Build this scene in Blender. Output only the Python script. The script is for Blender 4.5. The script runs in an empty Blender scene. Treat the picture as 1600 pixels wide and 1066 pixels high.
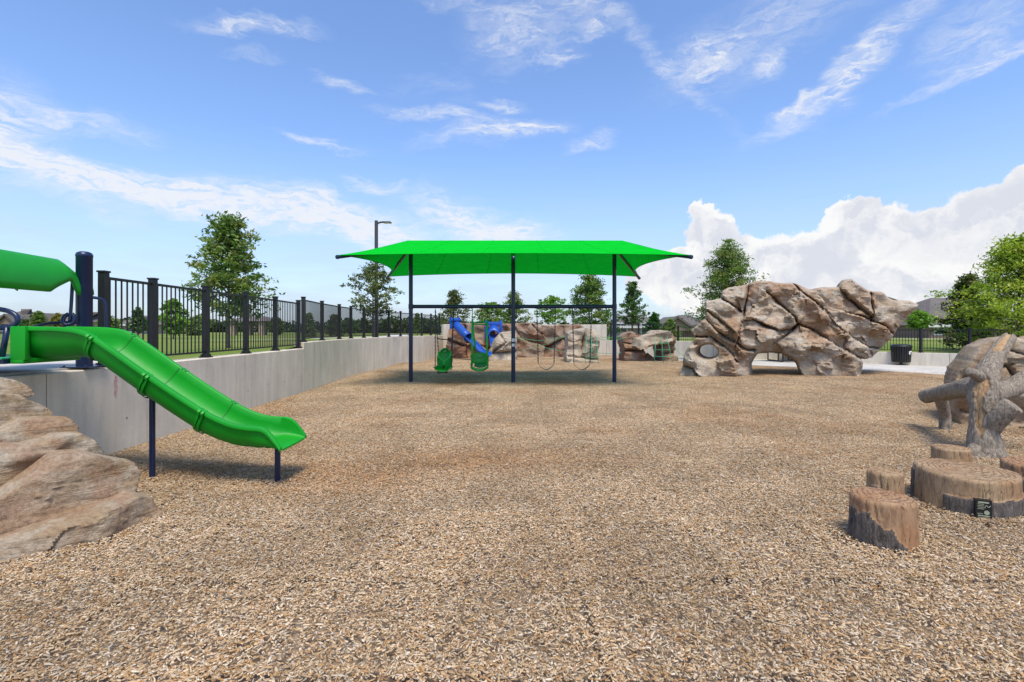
import bpy, bmesh, math, random
import numpy as np
from mathutils import Vector, Matrix, noise as mn

R = math.radians
scene = bpy.context.scene
COL = scene.collection
random.seed(7)

# ------------------------------------------------------------------ camera
F, CX, HY, EYE = 800.0, 800.0, 515.0, 1.70        # measured focal length (px), centre, horizon row, eye height
cam_d = bpy.data.cameras.new('camera'); cam = bpy.data.objects.new('camera', cam_d); COL.objects.link(cam)
cam.location = (0, 0, EYE); cam.rotation_euler = (R(90), 0, 0)
scene.cycles.max_bounces = 6; scene.cycles.diffuse_bounces = 3; scene.cycles.glossy_bounces = 2; scene.cycles.transmission_bounces = 3
cam_d.sensor_width = 36; cam_d.lens = 18; cam_d.shift_y = -18/1600; cam_d.clip_start = .05; cam_d.clip_end = 5000
scene.camera = cam
scene.view_settings.view_transform = 'Standard'; scene.view_settings.look = 'None'
scene.view_settings.exposure = 0.55; scene.view_settings.gamma = 1.0; scene.view_settings.use_curve_mapping = False

def P(px, py, d):                                   # a measured picture point at its real distance
    return Vector(((px-CX)*d/F, d, EYE-(py-HY)*d/F))

# ------------------------------------------------------------------ sun + sky
SUN_EL, SUN_AZ = 64.0, 165.0                        # sun high, behind the camera (azimuth from +Y clockwise)
sl = bpy.data.lights.new('sun', 'SUN'); so = bpy.data.objects.new('sun', sl); COL.objects.link(so)
sl.energy = 2.7; sl.angle = R(20); sl.color = (1.0, .925, .80)
sd_ = Vector((math.sin(R(SUN_AZ))*math.cos(R(SUN_EL)), math.cos(R(SUN_AZ))*math.cos(R(SUN_EL)), math.sin(R(SUN_EL))))
so.rotation_euler = (-sd_).to_track_quat('-Z', 'Y').to_euler(); so.location = (0, -20, 40)

class NB:
    """small node-building helper"""
    def __init__(s, tree): s.t = tree; s.n = tree.nodes; s.l = tree.links
    def put(s, sock, v):
        if hasattr(v, 'links') or isinstance(v, bpy.types.NodeSocket): s.l.new(v, sock)
        else:
            if isinstance(v, (tuple, list)) and sock.type == 'RGBA' and len(v) == 3: v = (*v, 1)
            sock.default_value = v
    def node(s, ty, ins=None, **kw):
        n = s.n.new(ty)
        for k, v in kw.items(): setattr(n, k, v)
        for k, v in (ins or {}).items(): s.put(n.inputs[k], v)
        return n
    def m(s, op, a, b=None, c=None, clamp=False):
        n = s.n.new('ShaderNodeMath'); n.operation = op; n.use_clamp = clamp
        s.put(n.inputs[0], a)
        if b is not None: s.put(n.inputs[1], b)
        if c is not None: s.put(n.inputs[2], c)
        return n.outputs[0]
    def vm(s, op, a, b=None, scale=None):
        n = s.n.new('ShaderNodeVectorMath'); n.operation = op
        s.put(n.inputs[0], a)
        if b is not None: s.put(n.inputs[1], b)
        if scale is not None: s.put(n.inputs[3], scale)
        return n.outputs['Value'] if op in ('LENGTH', 'DOT_PRODUCT', 'DISTANCE') else n.outputs[0]
    def mr(s, v, a, b, c=0., d=1., it='SMOOTHSTEP'):
        n = s.n.new('ShaderNodeMapRange'); n.interpolation_type = it; n.clamp = True if it == 'LINEAR' else n.clamp
        for i, x in enumerate((v, a, b, c, d)): s.put(n.inputs[i], x)
        return n.outputs[0]
    def noise(s, vec, scale, detail=4., rough=.55, dist=0., col=False):
        n = s.n.new('ShaderNodeTexNoise')
        if vec is not None: s.l.new(vec, n.inputs['Vector'])
        n.inputs['Scale'].default_value = scale; n.inputs['Detail'].default_value = detail
        n.inputs['Roughness'].default_value = rough; n.inputs['Distortion'].default_value = dist
        return n.outputs['Color'] if col else n.outputs['Fac']
    def mix(s, f, a, b, mode='MIX'):
        n = s.n.new('ShaderNodeMix'); n.data_type = 'RGBA'; n.blend_type = mode; n.clamp_factor = True
        s.put(n.inputs[0], f); s.put(n.inputs[6], a); s.put(n.inputs[7], b)
        return n.outputs[2]
    def ramp(s, f, stops, interp='LINEAR'):
        n = s.n.new('ShaderNodeValToRGB'); n.color_ramp.interpolation = interp
        e = n.color_ramp.elements
        while len(e) < len(stops): e.new(.5)
        for i, (p, c) in enumerate(stops): e[i].position = p; e[i].color = (*c, 1)
        s.put(n.inputs[0], f)
        return n.outputs[0]
    def mapping(s, vec, loc=(0, 0, 0), rot=(0, 0, 0), sc=(1, 1, 1), ty='POINT'):
        n = s.n.new('ShaderNodeMapping'); n.vector_type = ty
        s.l.new(vec, n.inputs[0]); n.inputs[1].default_value = loc; n.inputs[2].default_value = rot; n.inputs[3].default_value = sc
        return n.outputs[0]
    def bump(s, h, strength=.3, dist=.02):
        n = s.n.new('ShaderNodeBump'); n.inputs['Strength'].default_value = strength; n.inputs['Distance'].default_value = dist
        s.l.new(h, n.inputs['Height']); return n.outputs[0]

world = bpy.data.worlds.new('World'); scene.world = world; world.use_nodes = True
wt = world.node_tree; wt.nodes.clear(); W = NB(wt)
sky = W.node('ShaderNodeTexSky', sky_type='NISHITA'); sky.sun_disc = False
sky.sun_elevation = R(SUN_EL); sky.sun_rotation = R(SUN_AZ); sky.altitude = 150; sky.air_density = 1.0; sky.dust_density = 1.2; sky.ozone_density = 1.6
gen = W.node('ShaderNodeTexCoord').outputs['Generated']
sep = W.node('ShaderNodeSeparateXYZ', {0: gen}).outputs
az = W.m('ARCTAN2', sep[0], sep[1]); el = W.m('ARCSINE', sep[2])
V = W.node('ShaderNodeCombineXYZ', {0: az, 1: el, 2: 0.}).outputs[0]
def ang(px, py):
    return math.atan((px-CX)/F), math.atan((HY-py)/math.hypot(F, px-CX))
def cloud_sum(vec, items, mode='ADD', hard=0.):
    tot = None
    for (px, py, rx, ry, rot, amp) in items:
        a, e = ang(px, py); k = 1/F/(1+((px-CX)/F)**2)**.75
        q = W.mapping(vec, (a, e, 0), (0, 0, R(rot)), (rx*k, ry*k, 1), 'TEXTURE')
        ln = W.vm('LENGTH', q)
        v = W.mr(ln, 1.25 if mode == 'MAXIMUM' else 1.55, hard, 0., amp)
        tot = v if tot is None else W.m(mode, tot, v)
    return tot
# thin streaky cloud
n1 = W.noise(W.mapping(V, sc=(1.0, 2.2, 1)), 3.2, 3, .5, .4, col=True)
w1 = W.vm('SCALE', W.vm('SUBTRACT', n1, (.5, .5, .5)), scale=.10)
n2 = W.noise(W.mapping(V, sc=(1., 2.6, 1)), 17., 4, .6, .6, col=True)
w2 = W.vm('SCALE', W.vm('SUBTRACT', n2, (.5, .5, .5)), scale=.045)
V1 = W.vm('ADD', V, W.vm('ADD', w1, w2))
cirrus = [(-20, 190, 100, 95, -35, .95), (50, 255, 160, 38, -26, 1.1), (190, 295, 170, 27, -13, 1.15), (330, 320, 175, 26, -7, 1.15), (470, 337, 160, 30, -9, 1.15),
 (590, 366, 110, 30, -14, 1.1), (480, 303, 70, 12, -8, .6), (110, 182, 110, 18, -5, .5), (735, 347, 100, 32, -16, 1.2), (800, 365, 70, 22, 0, 1.0), (545, 372, 80, 12, -30, .6),
 (405, 33, 85, 12, 6, .75), (540, 131, 42, 9, -3, .55), (505, 216, 62, 7, -2, .65), (685, 177, 85, 11, -3, .7), (790, 158, 36, 9, -5, .65), (765, 212, 105, 17, 8, .7),
 (830, 201, 60, 10, 5, .65), (915, 222, 38, 11, 20, .65), (580, 287, 46, 13, 0, .75), (290, 287, 50, 10, 0, .6), (815, 55, 75, 36, 0, .65), (870, 101, 36, 8, 0, .6), (925, 60, 36, 12, 20, .5),
 (900, 8, 60, 25, -30, .5), (1300, 130, 115, 18, 27, .8), (1385, 60, 130, 26, 40, .45), (1243, 153, 34, 10, 25, .8), (1110, 80, 65, 24, 5, .65), (1216, 88, 22, 13, 0, .75),
 (1200, 40, 170, 50, 15, .4), (1515, 65, 62, 55, 20, .55), (1530, 112, 140, 12, 8, .75), (1000, 65, 190, 12, -40, .32), (690, 0, 90, 14, -10, .35), (400, 78, 36, 10, 0, .3)]
s1 = cloud_sum(V1, cirrus)
stre = W.noise(W.mapping(V1, rot=(0, 0, R(-8)), sc=(1, 4.5, 1)), 22., 6, .62, .3)
gen_c = W.mr(W.noise(W.mapping(V, loc=(3, 1, 0), sc=(1, 2, 1)), 1.6, 5, .6, .8), .58, .8, 0., .35)      # a little thin cloud all over the rest of the sky
stre2 = W.noise(W.mapping(V1, rot=(0, 0, R(12)), sc=(1, 3.2, 1)), 55., 5, .65, .2)
a1 = W.m('MULTIPLY', W.m('ADD', s1, gen_c), W.m('MULTIPLY', W.mr(stre, .26, .74, .12, 1.25), W.mr(stre2, .2, .7, .62, 1.15)))
a1 = W.mr(a1, .0, 1.05, 0., .9, 'LINEAR')
# heaped cloud low on the right
n3 = W.noise(V, 9., 3, .5, 0., col=True); n4 = W.noise(V, 26., 4, .62, 0., col=True)
w3 = W.vm('ADD', W.vm('SCALE', W.vm('SUBTRACT', n3, (.5, .5, .5)), scale=.085), W.vm('SCALE', W.vm('SUBTRACT', n4, (.5, .5, .5)), scale=.06))
V2 = W.vm('ADD', V, w3)
cumulus = [(1620, 310, 110, 75, 0, 1), (1545, 350, 120, 85, 0, 1), (1440, 375, 115, 75, 0, 1), (1345, 365, 85, 60, 0, 1), (1335, 325, 48, 36, 0, 1), (1265, 410, 120, 70, 0, 1),
 (1108, 372, 50, 52, 0, 1), (1100, 345, 26, 30, 0, 1), (1150, 412, 95, 50, 0, .95), (1050, 430, 90, 42, 0, .9), (1500, 440, 240, 70, 0, 1), (1250, 460, 260, 55, 0, .95), (1700, 360, 220, 120, 0, 1),
 (1930, 400, 300, 110, 0, 1), (-700, 400, 400, 60, 0, .8), (-350, 430, 300, 40, 0, .7)]
s2 = cloud_sum(V2, cumulus, 'MAXIMUM')
a2 = W.mr(s2, .17, .31, 0., .97)
bil = W.noise(W.vm('ADD', V, W.vm('SCALE', w3, scale=.8)), 13., 6, .58, .5)
bil2 = W.noise(W.vm('ADD', V, (.012, -.03, 0)), 13., 6, .58, .5)
shade = W.m('ADD', W.mr(bil, .40, .60), W.m('MULTIPLY', W.m('SUBTRACT', bil, bil2), 2.4))
top = W.mr(s2, .85, .2)                                      # thin rims catch the sun, the thick inside is greyer
shade = W.m('ADD', W.m('MULTIPLY', shade, .6), W.m('MULTIPLY', top, .55), clamp=True)
CW = 5.15
cum_col = W.mix(shade, (CW*.74, CW*.765, CW*.84, 1), (CW*1.0, CW*.995, CW*.985, 1))
# pale veil that thickens towards the horizon
veil_n = W.noise(W.mapping(V, sc=(1, 5, 1)), 5., 5, .6, .4)
veil = W.m('MULTIPLY', W.mr(el, .36, .01, 0., 1.), W.mr(veil_n, .25, .7, .55, 1.))
base = W.mix(1., sky.outputs[0], (1.0, 1.13, 1.34, 1), 'MULTIPLY')
lift = W.mix(W.m('MULTIPLY', veil, .74), base, (CW*.60, CW*.68, CW*.82, 1))
c1 = W.mix(a1, lift, (CW*.90, CW*.92, CW*.97, 1))
c2 = W.mix(a2, c1, cum_col)
bg = W.node('ShaderNodeBackground', {0: c2, 1: .13})
wo = W.node('ShaderNodeOutputWorld', {0: bg.outputs[0]})
world.cycles.sampling_method = 'MANUAL'; world.cycles.sample_map_resolution = 512

# ------------------------------------------------------------------ materials
def new_mat(name):
    m = bpy.data.materials.new(name); m.use_nodes = True
    m.node_tree.nodes.clear()
    b = NB(m.node_tree)
    b.p = b.node('ShaderNodeBsdfPrincipled'); b.o = b.node('ShaderNodeOutputMaterial', {0: b.p.outputs[0]})
    b.mat = m
    return b
def world_pos(b): return b.node('ShaderNodeNewGeometry').outputs['Position']
def plain(name, col, rough=.5, metal=0., var=.12, scale=6., bump=.0, spec=.5, bscale=60.):
    b = new_mat(name); pos = world_pos(b)
    n = b.noise(pos, scale, 5, .6)
    dk = tuple(c*(1-var) for c in col); lt = tuple(min(1, c*(1+var)) for c in col)
    b.put(b.p.inputs['Base Color'], b.ramp(n, [(.3, dk), (.7, lt)]))
    b.p.inputs['Roughness'].default_value = rough; b.p.inputs['Metallic'].default_value = metal
    b.p.inputs['Specular IOR Level'].default_value = spec
    if bump: b.put(b.p.inputs['Normal'], b.bump(b.noise(pos, bscale, 4, .6), bump, .01))
    return b.mat
M = {}
M['navy'] = plain('navy_powder_coat', (.008, .019, .060), .32, var=.2, scale=3, bump=.05, bscale=300)
M['black_metal'] = plain('black_powder_coat', (.012, .012, .013), .42, var=.2, bump=.05, bscale=200)
M['green_plastic'] = plain('green_moulded_plastic', (.003, .27, .010), .48, var=.10, scale=2.2, bump=.10, bscale=420)
def dusty_plastic():
    b = new_mat('green_slide_plastic'); pos = world_pos(b)
    n = b.noise(pos, 1.6, 5, .6, .4); f = b.noise(b.mapping(pos, sc=(5, 40, 40)), 3., 4, .65); sp = b.noise(pos, 120, 2, .5)
    c = b.ramp(n, [(.3, (.002, .25, .008)), (.7, (.004, .31, .013))]); b.p.inputs['Specular IOR Level'].default_value = .32
    c = b.mix(b.m('MULTIPLY', b.mr(f, .56, .75, 0., .30), b.mr(n, .4, .6)), c, (.10, .36, .10, 1))
    c = b.mix(b.mr(sp, .70, .78, 0., .5), c, (.20, .26, .12, 1))
    b.put(b.p.inputs['Base Color'], c); b.put(b.p.inputs['Roughness'], b.mr(b.m('ADD', n, b.m('MULTIPLY', f, .5)), .4, 1.1, .34, .62, 'LINEAR'))
    b.put(b.p.inputs['Normal'], b.bump(b.noise(pos, 420, 3, .6), .08, .01)); return b.mat
M['green_slide'] = dusty_plastic()
M['green_tube'] = plain('green_coated_steel', (.015, .42, .04), .35, var=.1)
M['green_rope'] = plain('green_rope', (.05, .36, .17), .8, var=.2, scale=60)
M['teal_deck'] = plain('green_deck_coating', (.03, .30, .14), .6)
M['blue_plastic'] = plain('blue_moulded_plastic', (.010, .075, .36), .4, var=.1, scale=2)
M['steel'] = plain('galvanised_chain', (.05, .055, .07), .45, .6, var=.25, scale=40)
M['belt'] = plain('black_rubber_belt', (.02, .022, .03), .6)
M['lamp_bronze'] = plain('dark_bronze_lamp_paint', (.055, .05, .048), .45)
M['lamp_glass'] = plain('lamp_lens', (.75, .75, .70), .2)
M['sticker'] = plain('white_sticker', (.72, .72, .70), .5, var=.05)
M['dark'] = plain('black_rubber', (.006, .006, .007), .7)
M['seam'] = plain('dark_joint', (.002, .06, .006), .7)
M['tie'] = plain('grey_grout_plug', (.22, .205, .18), .9)
M['pink'] = plain('faded_pink_paint', (.62, .34, .31), .9, var=.3, scale=30)
M['badge'] = plain('grey_raised_badge', (.16, .30, .18), .4)
M['bolt'] = plain('steel_bolt', (.45, .45, .45), .35, .9)
M['plaque'] = plain('black_plaque', (.012, .014, .012), .4)
M['plaque_print'] = plain('plaque_lettering', (.36, .38, .26), .5)
M['white_trim'] = plain('white_trim', (.62, .60, .56), .6)
M['window'] = plain('window_glass', (.05, .075, .085), .08, var=.2, scale=.4)
M['stone_far'] = plain('tan_stone', (.30, .22, .15), .85, var=.3, scale=2.)

def concrete(name, base, streak=True):
    b = new_mat(name); pos = world_pos(b)
    n = b.noise(pos, .9, 6, .65, .3)
    n2 = b.noise(b.mapping(pos, sc=(3.2, 3.2, .35)), 1.6, 5, .6, .4)          # rain streaks run down
    n3 = b.noise(pos, 34, 4, .7)
    f = b.m('ADD', b.m('MULTIPLY', n, .4), b.m('ADD', b.m('MULTIPLY', n2, .42 if streak else .1), b.m('MULTIPLY', n3, .18)))
    lo = .29 if streak else .2; 
    c = b.ramp(f, [(lo, tuple(x*.55 for x in base)), (lo+.16, tuple(x*.88 for x in base)), (lo+.36, tuple(min(1, x*1.15) for x in base))])
    warm = b.mr(b.noise(b.mapping(pos, loc=(4, 2, 9), sc=(2.5, 2.5, .3)), 1.2, 4), .58, .74, 0., .35)
    c = b.mix(warm, c, (base[0]*.9, base[1]*.78, base[2]*.58, 1))
    b.put(b.p.inputs['Base Color'], c); b.p.inputs['Roughness'].default_value = .88
    holes = b.node('ShaderNodeTexVoronoi', {'Vector': pos, 'Scale': 11.}); 
    h = b.m('ADD', b.m('MULTIPLY', n3, .5), b.mr(holes.outputs['Distance'], .02, .09, 0., 1.))
    b.put(b.p.inputs['Normal'], b.bump(h, .35, .006))
    return b.mat
M['concrete'] = concrete('weathered_concrete', (.74, .635, .48))
M['concrete_far'] = concrete('pale_concrete', (.66, .59, .48))
M['paving'] = concrete('light_paving', (.62, .575, .50), False)

def rock_mat(name, cols, scale=1.0, orange=.5, seed=0., bump=.6):
    """cols: grey, tan, rust, dark"""
    g, t, r, dk = cols
    b = new_mat(name); pos = b.mapping(world_pos(b), loc=(seed*3.1, seed*1.7, seed*2.3))
    big = b.noise(pos, .9*scale, 5, .6, .8)
    mid = b.noise(b.mapping(pos, loc=(7, 3, 1), rot=(.3, .5, 0), sc=(1, 1, 2.2)), 1.7*scale, 6, .65, .6)
    fine = b.noise(pos, 19*scale, 6, .7)
    strat = b.noise(b.mapping(pos, rot=(.2, .45, .1), sc=(.7, .7, 6)), 2.4*scale, 5, .65, .5)
    c = b.mix(b.mr(mid, .38, .62), g, t)
    c = b.mix(b.m('MULTIPLY', b.mr(big, .52-.12*orange, .66-.06*orange), .45+.5*orange), c, r)
    c = b.mix(b.mr(strat, .60, .76, 0., .45), c, dk)
    c = b.mix(b.mr(fine, .38, .66, 0., .7), c, b.mix(1., c, (.56, .52, .48, 1), 'MULTIPLY'))
    # pale wash over the moulded rock in random patches
    wash = b.noise(b.mapping(pos, loc=(2, 8, 5)), 2.6*scale, 5, .65)
    c = b.mix(b.mr(wash, .55, .72, 0., .34), c, (min(1, g[0]*1.35), min(1, g[1]*1.32), min(1, g[2]*1.28), 1))
    b.put(b.p.inputs['Base Color'], c); b.p.inputs['Roughness'].default_value = .9; b.p.inputs['Specular IOR Level'].default_value = .25
    grit = b.noise(pos, 150, 3, .75)
    h = b.m('ADD', b.m('MULTIPLY', b.m('ADD', strat, b.m('MULTIPLY', grit, .12)), .8), b.m('ADD', b.m('MULTIPLY', fine, .5), b.m('MULTIPLY', b.noise(pos, 70*scale, 4, .7), .25)))
    b.put(b.p.inputs['Normal'], b.bump(h, bump, .05/scale))
    return b.mat
M['rock_arch'] = rock_mat('moulded_rock_rust', ((.50, .435, .35), (.41, .31, .205), (.34, .185, .095), (.14, .10, .065)), .8, .50, 2.)
M['rock_pile'] = rock_mat('moulded_rock_cream', ((.49, .405, .295), (.40, .285, .165), (.37, .215, .12), (.13, .09, .06)), 1.5, .55, 5., 1.1)
M['rock_far_pale'] = rock_mat('moulded_rock_tan', ((.52, .455, .36), (.45, .36, .25), (.38, .26, .165), (.19, .145, .10)), .9, .2, 12.)
M['rock_far'] = rock_mat('moulded_rock_brown', ((.36, .28, .21), (.34, .23, .15), (.30, .145, .08), (.13, .09, .06)), .9, .75, 9.)

def wood_mat(name, wood, wood_d, bark, bark_d, rings=False):
    """moulded log: attribute 'bark' picks bark or bare wood"""
    b = new_mat(name)
    tc = b.node('ShaderNodeTexCoord').outputs['Object']
    at = b.node('ShaderNodeAttribute', attribute_name='bark').outputs['Fac']
    g = b.noise(b.mapping(tc, sc=(6, 6, 1.7)), 4.2, 7, .7, .8)
    crk = b.noise(b.mapping(tc, sc=(7, 7, .55)), 2.0, 4, .6, .7)
    big = b.noise(tc, 2.2, 4, .6)
    w = b.ramp(g, [(.28, wood_d), (.5, wood), (.75, tuple(min(1, x*1.22) for x in wood))])
    w = b.mix(b.mr(big, .42, .62, 0., .6), w, b.mix(1., w, (.86, .66, .52, 1), 'MULTIPLY'))
    line = b.m('MULTIPLY', b.mr(b.m('ABSOLUTE', b.m('SUBTRACT', crk, .5)), .0, .009, 1., 0.), b.mr(b.noise(b.mapping(tc, loc=(3, 3, 3)), 5., 2), .5, .6))
    w = b.mix(b.m('MULTIPLY', line, .75), w, (wood_d[0]*.35, wood_d[1]*.3, wood_d[2]*.25, 1))
    nz_ = b.node('ShaderNodeSeparateXYZ', {0: b.node('ShaderNodeNewGeometry').outputs['Normal']}).outputs[2]
    xy = b.vm('LENGTH', b.mapping(tc, sc=(1, 1, 0)))
    ph = b.m('ADD', b.m('MULTIPLY', xy, 150.), b.m('MULTIPLY', b.noise(b.mapping(tc, sc=(1, 1, 0)), 4., 3), 26.))
    ring = b.m('MULTIPLY', b.mr(b.m('SINE', ph), .55, 1., 0., 1.), b.mr(nz_, .75, .95, 0., (1. if rings else 0.)))
    w = b.mix(b.m('MULTIPLY', ring, .55), w, (wood_d[0]*.9, wood_d[1]*.8, wood_d[2]*.7, 1))
    bg_ = b.noise(b.mapping(tc, sc=(12, 12, 2.6)), 3., 6, .7, .9)
    bk = b.ramp(bg_, [(.3, bark_d), (.55, bark), (.75, tuple(x*1.5 for x in bark))])
    ed = b.m('ADD', at, b.m('MULTIPLY', b.m('SUBTRACT', b.noise(tc, 26, 3, .6), .5), .35))
    k = b.mr(ed, .46, .54)
    b.put(b.p.inputs['Base Color'], b.mix(k, w, bk)); b.p.inputs['Roughness'].default_value = .85; b.p.inputs['Specular IOR Level'].default_value = .25
    h = b.m('ADD', b.m('MULTIPLY', b.m('MULTIPLY', bg_, k), 2.2), b.m('ADD', b.m('MULTIPLY', g, .45), b.m('ADD', b.m('MULTIPLY', line, -.8), b.m('MULTIPLY', ring, -.35))))
    b.put(b.p.inputs['Normal'], b.bump(h, .85, .03))
    return b.mat
M['stump'] = wood_mat('moulded_stump_tan', (.36, .245, .14), (.19, .115, .06), (.18, .152, .128), (.06, .048, .04), True)
M['stump_red'] = wood_mat('moulded_stump_red', (.365, .225, .125), (.19, .10, .052), (.18, .152, .128), (.06, .048, .04), True)
M['log'] = wood_mat('moulded_log_grey', (.42, .29, .16), (.24, .14, .07), (.43, .355, .27), (.13, .097, .07))

def leaf_mat(name, trans=.42):
    b = new_mat(name); b.n.remove(b.p)
    at = b.node('ShaderNodeAttribute', attribute_name='tint').outputs['Color']
    d = b.node('ShaderNodeBsdfDiffuse', {0: at}); t = b.node('ShaderNodeBsdfTranslucent', {0: b.mix(1., at, (1.25, 1.3, .6, 1), 'MULTIPLY')})
    g = b.node('ShaderNodeBsdfGlossy', {0: (.5, .5, .5, 1), 1: .45})
    mx = b.node('ShaderNodeMixShader', {0: trans, 1: d.outputs[0], 2: t.outputs[0]})
    m2 = b.node('ShaderNodeMixShader', {0: .05, 1: mx.outputs[0], 2: g.outputs[0]})
    b.l.new(m2.outputs[0], b.o.inputs[0]); return b.mat
M['leaf'] = leaf_mat('leaves')
M['bark'] = plain('tree_bark', (.11, .085, .065), .9, var=.4, scale=14, bump=.5, bscale=30)

def fabric():
    b = new_mat('green_shade_fabric'); pos = world_pos(b); b.n.remove(b.p)
    n = b.noise(b.mapping(pos, sc=(1, 6, 6)), 2.5, 4, .6)
    c = b.ramp(n, [(.3, (.004, .46, .024)), (.7, (.006, .58, .034))])
    fold = b.m('ADD', b.noise(b.mapping(pos, rot=(0, 0, .3), sc=(.5, 2.2, 2.2)), 1.1, 3, .5, .4), b.m('MULTIPLY', b.noise(b.mapping(pos, sc=(8, 1, 1)), 6., 3), .10))
    bn_ = b.bump(fold, .55, .12)
    d = b.node('ShaderNodeBsdfDiffuse', {0: c, 'Normal': bn_}); t = b.node('ShaderNodeBsdfTranslucent', {0: c})
    mx = b.node('ShaderNodeMixShader', {0: .23, 1: d.outputs[0], 2: t.outputs[0]})
    b.l.new(mx.outputs[0], b.o.inputs[0]); return b.mat
M['fabric'] = fabric()

def grass():
    b = new_mat('mown_grass'); pos = world_pos(b)
    n = b.noise(pos, .12, 5, .6, .5); f = b.noise(b.mapping(pos, sc=(1, 1, 1)), 9., 6, .75)
    c = b.ramp(n, [(.3, (.12, .19, .03)), (.5, (.18, .23, .045)), (.7, (.27, .26, .08))])
    c = b.mix(b.mr(f, .3, .7, 0., .6), c, b.mix(1., c, (.55, .6, .5, 1), 'MULTIPLY'))
    b.put(b.p.inputs['Base Color'], c); b.p.inputs['Roughness'].default_value = .95; b.p.inputs['Specular IOR Level'].default_value = .1
    b.put(b.p.inputs['Normal'], b.bump(f, .6, .06)); return b.mat
M['grass'] = grass()

def mulch_ground():
    b = new_mat('wood_mulch_bed'); pos = world_pos(b)
    v = b.node('ShaderNodeTexVoronoi', {'Vector': b.mapping(pos, sc=(1, 1, .2)), 'Scale': 48.})
    c = b.ramp(v.outputs['Color'], [(.2, (.17, .115, .07)), (.5, (.30, .215, .135)), (.8, (.40, .32, .225))])
    b.put(b.p.inputs['Base Color'], c); b.p.inputs['Roughness'].default_value = .95
    b.put(b.p.inputs['Normal'], b.bump(v.outputs['Distance'], .8, .02)); return b.mat
M['mulch'] = mulch_ground()
def chip_mat():
    b = new_mat('wood_chip'); pos = world_pos(b)
    at = b.node('ShaderNodeAttribute', attribute_name='tint').outputs['Color']
    # patches of fresher, redder, finer fibre where feet have turned the bed over
    n = b.noise(pos, .33, 5, .6, .6); n2 = b.noise(b.mapping(pos, loc=(9, 4, 0)), 1.1, 4, .6)
    k = b.mr(b.m('ADD', n, b.m('MULTIPLY', b.m('SUBTRACT', n2, .5), .4)), .50, .68, 0., .75)
    near = None
    for (x, y, rx, ry) in ((-2.0, 6.0, 1.6, .9), (-.6, 6.6, 2.2, .8), (-1.8, 16.6, .9, 1.8), (1.5, 16.6, 1.4, 1.6), (-3.8, 6.1, .8, .4), (10, 19, 4, 1.2)):
        q = b.mapping(pos, (x, y, 0), (0, 0, 0), (rx, ry, 1000), 'TEXTURE')
        s = b.mr(b.vm('LENGTH', q), 1.4, .1, 0., .66)
        near = s if near is None else b.m('MAXIMUM', near, s)
    k = b.m('MAXIMUM', b.m('MULTIPLY', k, .5), b.m('MULTIPLY', near, b.mr(n2, .3, .6, .6, 1.)))
    big = b.mr(b.noise(b.mapping(pos, loc=(1, 6, 0)), .8, 5, .65, .5), .34, .66, .80, 1.08)
    at = b.mix(1., at, b.node('ShaderNodeCombineXYZ', {0: big, 1: big, 2: big}).outputs[0], 'MULTIPLY')
    c = b.mix(k, at, b.mix(1., at, (.80, .60, .42, 1), 'MULTIPLY'))
    b.put(b.p.inputs['Base Color'], c); b.p.inputs['Roughness'].default_value = .85; b.p.inputs['Specular IOR Level'].default_value = .2
    return b.mat
M['chip'] = chip_mat()

def brick(name, c1, c2, mortar):
    b = new_mat(name); pos = world_pos(b)
    t = b.node('ShaderNodeTexBrick', {'Color1': c1, 'Color2': c2, 'Mortar': mortar, 'Scale': 4.})
    b.l.new(b.mapping(pos, rot=(R(90), 0, 0)), t.inputs['Vector'])
    b.put(b.p.inputs['Base Color'], t.outputs[0]); b.p.inputs['Roughness'].default_value = .9; return b.mat
M['brick'] = brick('house_brick', (.20, .115, .085), (.26, .16, .12), (.30, .27, .24))
M['brick_tan'] = brick('house_brick_tan', (.30, .22, .16), (.34, .26, .2), (.36, .33, .3))
def shingles():
    b = new_mat('roof_shingles'); pos = world_pos(b)
    n = b.noise(b.mapping(pos, sc=(1, 1, 5)), 2.2, 5, .7); n2 = b.noise(pos, .25, 3)
    c = b.ramp(b.m('ADD', b.m('MULTIPLY', n, .7), b.m('MULTIPLY', n2, .3)), [(.3, (.075, .065, .058)), (.7, (.17, .145, .125))])
    b.put(b.p.inputs['Base Color'], c); b.p.inputs['Roughness'].default_value = .95; return b.mat
M['roof'] = shingles()

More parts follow.
